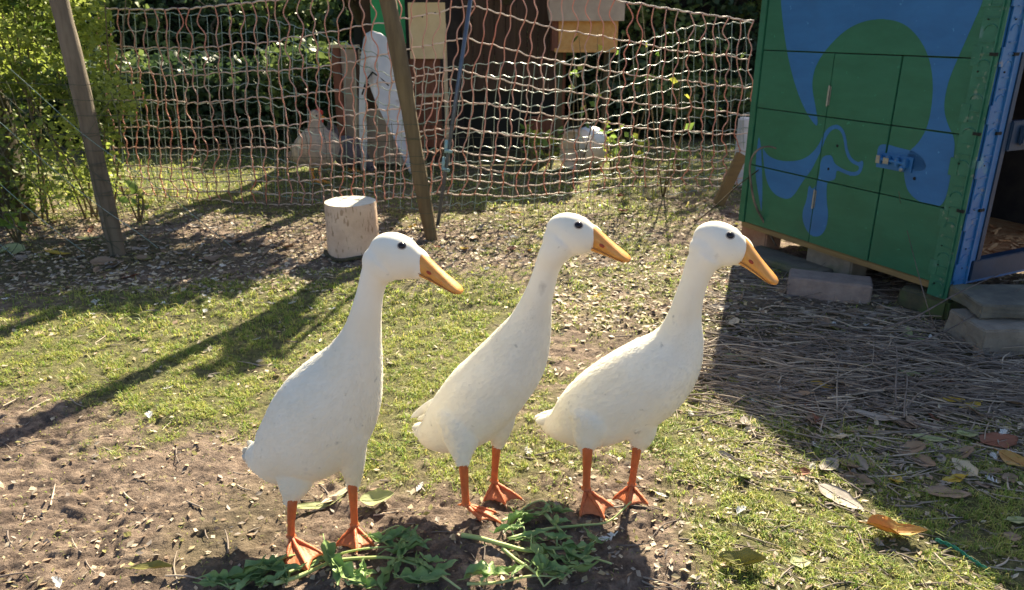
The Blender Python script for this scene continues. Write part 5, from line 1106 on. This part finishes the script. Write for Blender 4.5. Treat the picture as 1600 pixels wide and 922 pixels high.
NF = [(263, 608, .9, 'small white feather on the grass, farther of two left of the left duck'), (232, 652, 1.25, 'fluffy white feather on the grass, nearer of two left of the left duck'), (402, 537, .9, 'white feather on the grass behind the tail of the left duck'), (825, 708, 1.1, 'white feather between the legs of the middle and right duck'), (655, 765, 1.2, 'long white feather behind the middle duck\'s left foot'), (1078, 650, 1.0, 'white feather below the chest of the right duck'),
 (1034, 776, 1.0, 'curved white feather right of the right duck\'s feet'), (1154, 805, 1.1, 'white feather on bare mud, lower right of the right duck'), (1272, 700, 1.0, 'bright white feather at the edge of the coop shadow, upper of two'), (1270, 733, 1.0, 'white feather at the edge of the coop shadow, lower of two'), (950, 850, 1.5, 'long curved white feather in the duck shadow'), (1566, 683, 1.2, 'white feather on the red-brown leaf'), (1574, 712, 1.0, 'white feather below the red-brown leaf'), (1547, 752, 1.0, 'pale feather in the shaded grass at the right'),
 (95, 918, 1.3, 'white feather at the bottom left edge'), (1215, 612, .9, 'pale feather on the twigs before the right duck'), (700, 456, 1.1, 'white feather under the bill of the left duck'), (760, 424, 1.1, 'white feather behind the back of the middle duck\'s neck')]
for i, (px, py, sc, lb) in enumerate(NF): place(FM[i % 6], 'feather', px, py, rng.uniform(0, 360), lb, 'feather', 'white feathers on the ground', .004, (rng.uniform(-15, 15), 0), sc*1.05)
lb = 'tiny white feather scattered on the ground behind and left of the ducks'
for i in range(95):
    px, py = zone(0, 520, 385, 500) if i < 50 else (zone(600, 840, 335, 400) if i < 72 else zone(1100, 1600, 450, 720)); 
    sz = rng.uniform(.6, 1.2); l2 = '%s %s white feather %s' % ('tiny' if sz < .9 else 'small', 'fluffy' if i % 2 else 'narrow', near(px, py))
    place(FM[i % 6], 'feather', px, py, rng.uniform(0, 360), l2, 'feather', 'tiny white feathers scattered on the ground', .004, (rng.uniform(-30, 30), 0), sz)
# twigs
def twig_mesh(seed, L):
    r = random.Random(seed); q = MB(); n = 12; a, b = r.uniform(-.09, .09), r.uniform(-.04, .04)
    pts = [Vector(((s-.5)*L, a*L*math.sin(s*3)+b*L*math.sin(s*7+seed)*.5, .02*L*math.sin(s*4+seed))) for s in np.linspace(0, 1, n)]; w = r.uniform(.0015, .0034)
    q.tube(pts, list(np.linspace(w, w*.4, n)), 6)
    for k in range(r.randint(0, 2)):
        i = r.randint(3, 9); d = Vector((.7, r.choice((-1, 1))*r.uniform(.4, .8), .12)).normalized()*L*r.uniform(.1, .25); q.tube([pts[i], pts[i]+d*.5, pts[i]+d+Vector((0, 0, .004))], [w*.6, w*.45, w*.2], 5)
    me = bpy.data.meshes.new('twig'); me.from_pydata([tuple(v) for v in q.V], [], q.F); me.materials.append(M['twig']); me.polygons.foreach_set('use_smooth', np.ones(len(me.polygons), bool))
    t = me.attributes.new('tint', 'FLOAT', 'POINT'); t.data.foreach_set('value', np.full(len(me.vertices), r.random()**2, np.float32)); me.update(); return me
TM = [twig_mesh(i, .3+.05*(i % 5)) for i in range(16)]
TN = ['pale' if m.attributes['tint'].data[0].value > .4 else 'greyish' if m.attributes['tint'].data[0].value > .1 else 'dark brown' for m in TM]
def heap_z(x, y):                                   # the heap of twigs rises a little in its middle
    c = G(1340, 575); return .035*math.exp(-(((x-c.x)/.55)**2+((y-c.y)/.28)**2))
def twig_at(i, lab, grp, zn, ang, sc):
    px, py = zone(*zn); p = G(px, py); me = TM[i % 16]; z = H(p.x, p.y)+.006+heap_z(p.x, p.y)*rng.random()
    o = bpy.data.objects.new('twig', me); COL.objects.link(o); o.location = (p.x, p.y, z); o.rotation_euler = (R(rng.uniform(0, 360)), R(rng.uniform(-4, 4)), R(ang)); o.scale = (sc, 1, 1); ang2 = (ang+90) % 180-90; lab = '%s %s twig %s %s' % ('short' if sc < .7 else 'long' if sc > .95 else 'medium', ('pale straw-coloured', 'grey', 'dark brown')[i % 3] if 0 else TN[i % 16], 'level' if abs(ang2) < 12 else 'slanting down right' if ang2 < 0 else 'slanting up right', near(px, py)); tag(o, lab, 'twig', grp)
for i in range(290):
    a = rng.gauss(-14, 20)
    twig_at(i, '', 'twigs heaped before the coop', (1130, 1600, 455, 650) if i < 90 else (1120, 1620, 540, 645), a if i % 7 else rng.uniform(0, 180), rng.uniform(.45, 1.15))
def brush():
    r = np.random.default_rng(19); V = []; Fc = []; T = []
    for i in range(2300):
        px, py = (r.uniform(1100, 1640), r.uniform(410, 660) if i % 3 else r.uniform(410, 740)) if i < 1600 else (r.uniform(1150, 1640), r.uniform(640, 922)) if i < 1900 else (r.uniform(0, 1150), r.uniform(290, 480) if i % 2 else r.uniform(340, 922)); p = G(px, py); L = r.uniform(.05, .28)*(1 if i < 1600 else .4); a = R(r.normal(-14, 28)) if i % 4 else r.uniform(0, 3.14)
        z = H(p.x, p.y)+.004+heap_z(p.x, p.y)*r.uniform(0, .8); d = Vector((math.cos(a), math.sin(a), r.uniform(-.03, .03))); s = Vector((-d.y, d.x, 0)); w = r.uniform(.0009, .0026); c = r.uniform(-.1, .1)
        v, f = tube_geo([p*0+Vector((p.x, p.y, z))+d*L*(t-.5)+s*c*L*math.sin(t*3.1) for t in (0, .25, .5, .75, 1)], [w, w, w*.9, w*.7, w*.3], 4, False)
        k = len(V); V += v; Fc += [tuple(x+k for x in q) for q in f]; T += [r.random()**1.5]*len(v)
    o = mesh_obj('brushwood', V, Fc, M['twig'], smooth=True, attr=T); tag(o, 'mass of fine dry twigs and straw filling the heap before the coop', 'brushwood', kind='stuff')
brush()
NT = [([(1380, 515), (1430, 490), (1500, 455), (1560, 428)], 'long pale twig slanting up towards the coop step', .0036, .12, .16), ([(1350, 555), (1450, 530), (1540, 480), (1598, 450)], 'long brown twig rising in front of the stone step', .003, .03, .14), ([(1110, 660), (1220, 690), (1290, 697), (1380, 702)], 'thin twig lying across the edge of the coop shadow', .0018, 0, 0), ([(1385, 703), (1480, 670), (1600, 640)], 'long thin twig reaching to the right edge', .0018, 0, .03), ([(1012, 848), (1035, 825), (1060, 812), (1065, 795)], 'forked dark twig right of the ducks\' shadow', .0016, 0, 0),
      ([(640, 470), (655, 430), (600, 480)], 'bent thin straw under the bill of the left duck', .0012, 0, .02), ([(930, 398), (985, 430), (1050, 470), (1100, 500)], 'long thin dark straw behind the middle duck\'s bill', .0012, 0, 0), ([(1185, 520), (1200, 470), (1290, 410)], 'thin straw leaning on the pinkish brick', .0015, 0, .06), ([(1415, 870), (1440, 900), (1455, 925)], 'pale straw at the bottom right', .0014, 0, 0), ([(640, 690), (700, 680), (760, 672)], 'dark twig on the grass below the tail of the middle duck', .0014, 0, 0), ([(835, 712), (870, 706), (905, 695)], 'pale stem lying behind the right duck\'s tail', .0022, 0, 0),
      ([(1465, 520), (1448, 470), (1410, 330), (1404, 300)], 'thin dry stalk standing before the coop front', .0016, 0, .5)]
for pts, lb, w, z0, z1 in NT:
    n = len(pts); W_ = []
    for i, (x, y) in enumerate(pts):
        f = i/(n-1); zz = z0+(z1-z0)*f; p = G(x, y, zz+.006); p.z = zz+.006+H(p.x, p.y); W_.append(tuple(p))
    q = MB(); A = catmull(W_, 20); q.tube([Vector(a) for a in A], list(np.linspace(w, w*.5, 20)), 6); c = Vector(W_[0]); o = q.build('twig', M['twig'], smooth=True)
    for v in o.data.vertices: v.co -= c
    o.location = c; tag(o, lb, 'twig')
q = MB(); A = [GG(x, y, .006) for x, y in ((1462, 846), (1490, 858), (1515, 876), (1540, 893))]
for k in range(4): q.tube([a+Vector((.002*math.sin(i*2+k*1.6), .003*math.cos(i*2+k*1.6), .002*k)) for i, a in enumerate([Vector(v) for v in catmull([tuple(a) for a in A], 22)])], .0013, 5)
o = q.build('green_twine', M['teal'], smooth=True); tag(o, 'frayed green twine lying in the grass at the bottom right', 'twine')
# wilted greens under the ducks
def crinkle(me, seed):
    n = len(me.vertices); c = np.empty(n*3, np.float32); me.vertices.foreach_get('co', c); c = c.reshape(-1, 3)
    c[:, 2] += (fbm(c[:, 0]*70+seed, c[:, 1]*90, seed, 2)-.5)*.013; c[:, 1] += (fbm(c[:, 0]*60, c[:, 2]*9+seed, seed+3, 2)-.5)*.014; me.vertices.foreach_set('co', c.ravel()); me.update(); return me
def stalk(lb, path, w, leafs, seed, mat_='stalk', lift=.010):
    r = random.Random(seed); w *= .85; leafs = list(leafs)+[(a+r.uniform(-18, 18), b+r.uniform(-10, 10), c*r.uniform(.5, .8), r.uniform(0, 360)) for a, b, c, d in leafs for _ in (0,)]; b = GG(*path[0]); root = empty('wilted_stalk', lb, 'leafy stalk', (b.x, b.y, 0), 0, 'wilted greens thrown under the ducks')
    P = [tuple(GG(x, y, lift*(1+.5*math.sin(i*1.7+seed)))) for i, (x, y) in enumerate(path)]; A = [Vector(a) for a in catmull(P, 26)]; q = MB(); q.tube(A, list(np.linspace(w, w*.45, 26)), 9); q.build('stem', M[mat_], smooth=True, root=root)
    for (px, py, L, rz) in leafs:
        me = crinkle(leaf_mesh('leaf', L*1.25, L*r.uniform(.26, .42), M['wilt'], seed*13+int(px), r.uniform(-.3, .9), r.uniform(.2, 1.3), True), seed+int(px)); o = bpy.data.objects.new('leaf', me); COL.objects.link(o)
        p = GG(px, py, .012+r.random()*.008); k = min(A, key=lambda a: (a-p).length)
        if (k-p).length > .02:
            q = MB(); m_ = k.lerp(p, .5)+Vector((0, 0, .006)); q.tube([k, m_, p+Vector((0, 0, .002))], [w*.4, w*.32, w*.25], 6); q.build('leaf_stalk', M[mat_], smooth=True, root=root)
        o.location = p; o.rotation_euler = (R(r.uniform(-25, 25)), R(r.uniform(-15, 15)), R(rz)); bpy.context.view_layer.update(); sub(o, root)
stalk('thick pale stalk running right from the near foot of the left duck', [(430, 925), (470, 905), (520, 885), (570, 879), (620, 884), (680, 905), (720, 925)], .0055, [(640, 872, .075, 20), (655, 895, .07, -40), (690, 900, .06, 30), (610, 905, .06, 80), (665, 915, .075, 5)], 1)
stalk('pale stalk crossing from the bottom left corner of the greens to the far foot', [(405, 918), (450, 900), (500, 876), (560, 872), (620, 862)], .0045, [(415, 905, .08, 30), (398, 915, .07, 60), (635, 850, .07, 20), (600, 860, .06, -20)], 2)
stalk('green leafy stalk behind the far foot of the left duck', [(560, 862), (590, 842), (612, 832), (625, 830), (627, 842)], .003, [(620, 850, .06, 40), (650, 862, .05, -10)], 3)
stalk('flat leaf stalk under the near foot of the left duck', [(512, 868), (525, 890), (545, 922)], .005, [(520, 895, .08, -60), (545, 912, .07, -40), (560, 905, .06, 20), (575, 918, .06, 0)], 4)
stalk('bright thick stalk with a forked end below the middle duck', [(722, 845), (750, 852), (790, 862), (830, 868), (880, 860), (930, 868)], .0065, [(830, 850, .06, 10), (860, 875, .06, -20), (900, 868, .055, 20), (870, 852, .05, 0)], 5)
stalk('pale stalk running down from the fork below the middle duck', [(785, 864), (805, 880), (835, 905), (850, 925)], .005, [(840, 888, .07, -80), (860, 905, .07, -30), (880, 915, .06, 0)], 6)
stalk('long stalk under the near foot of the right duck', [(795, 852), (850, 835), (905, 825), (950, 818), (985, 800)], .0045, [(815, 830, .07, 50), (795, 840, .05, 10)], 7)
stalk('straight green stalk slanting right below the right duck', [(850, 812), (880, 840), (915, 868), (955, 892)], .005, [(930, 855, .05, -45), (905, 885, .06, -10), (868, 828, .05, 80)], 8)
stalk('arched pale stalk between the middle and the right duck', [(785, 832), (805, 806), (830, 796), (850, 802), (862, 815)], .0035, [(870, 812, .06, -20), (840, 818, .06, 40), (815, 812, .045, 0)], 9, lift=.02)
stalk('stalk along the bottom edge under the right-hand greens', [(730, 922), (780, 915), (830, 912), (880, 918)], .004, [(760, 914, .07, 0), (800, 902, .05, 30), (905, 905, .06, -20)], 10)
stalk('leafy stalk at the far left of the greens', [(360, 925), (400, 905), (430, 890), (462, 880)], .0045, [(385, 912, .08, 20), (425, 895, .08, 40), (445, 905, .07, 10), (350, 918, .06, 0)], 11)
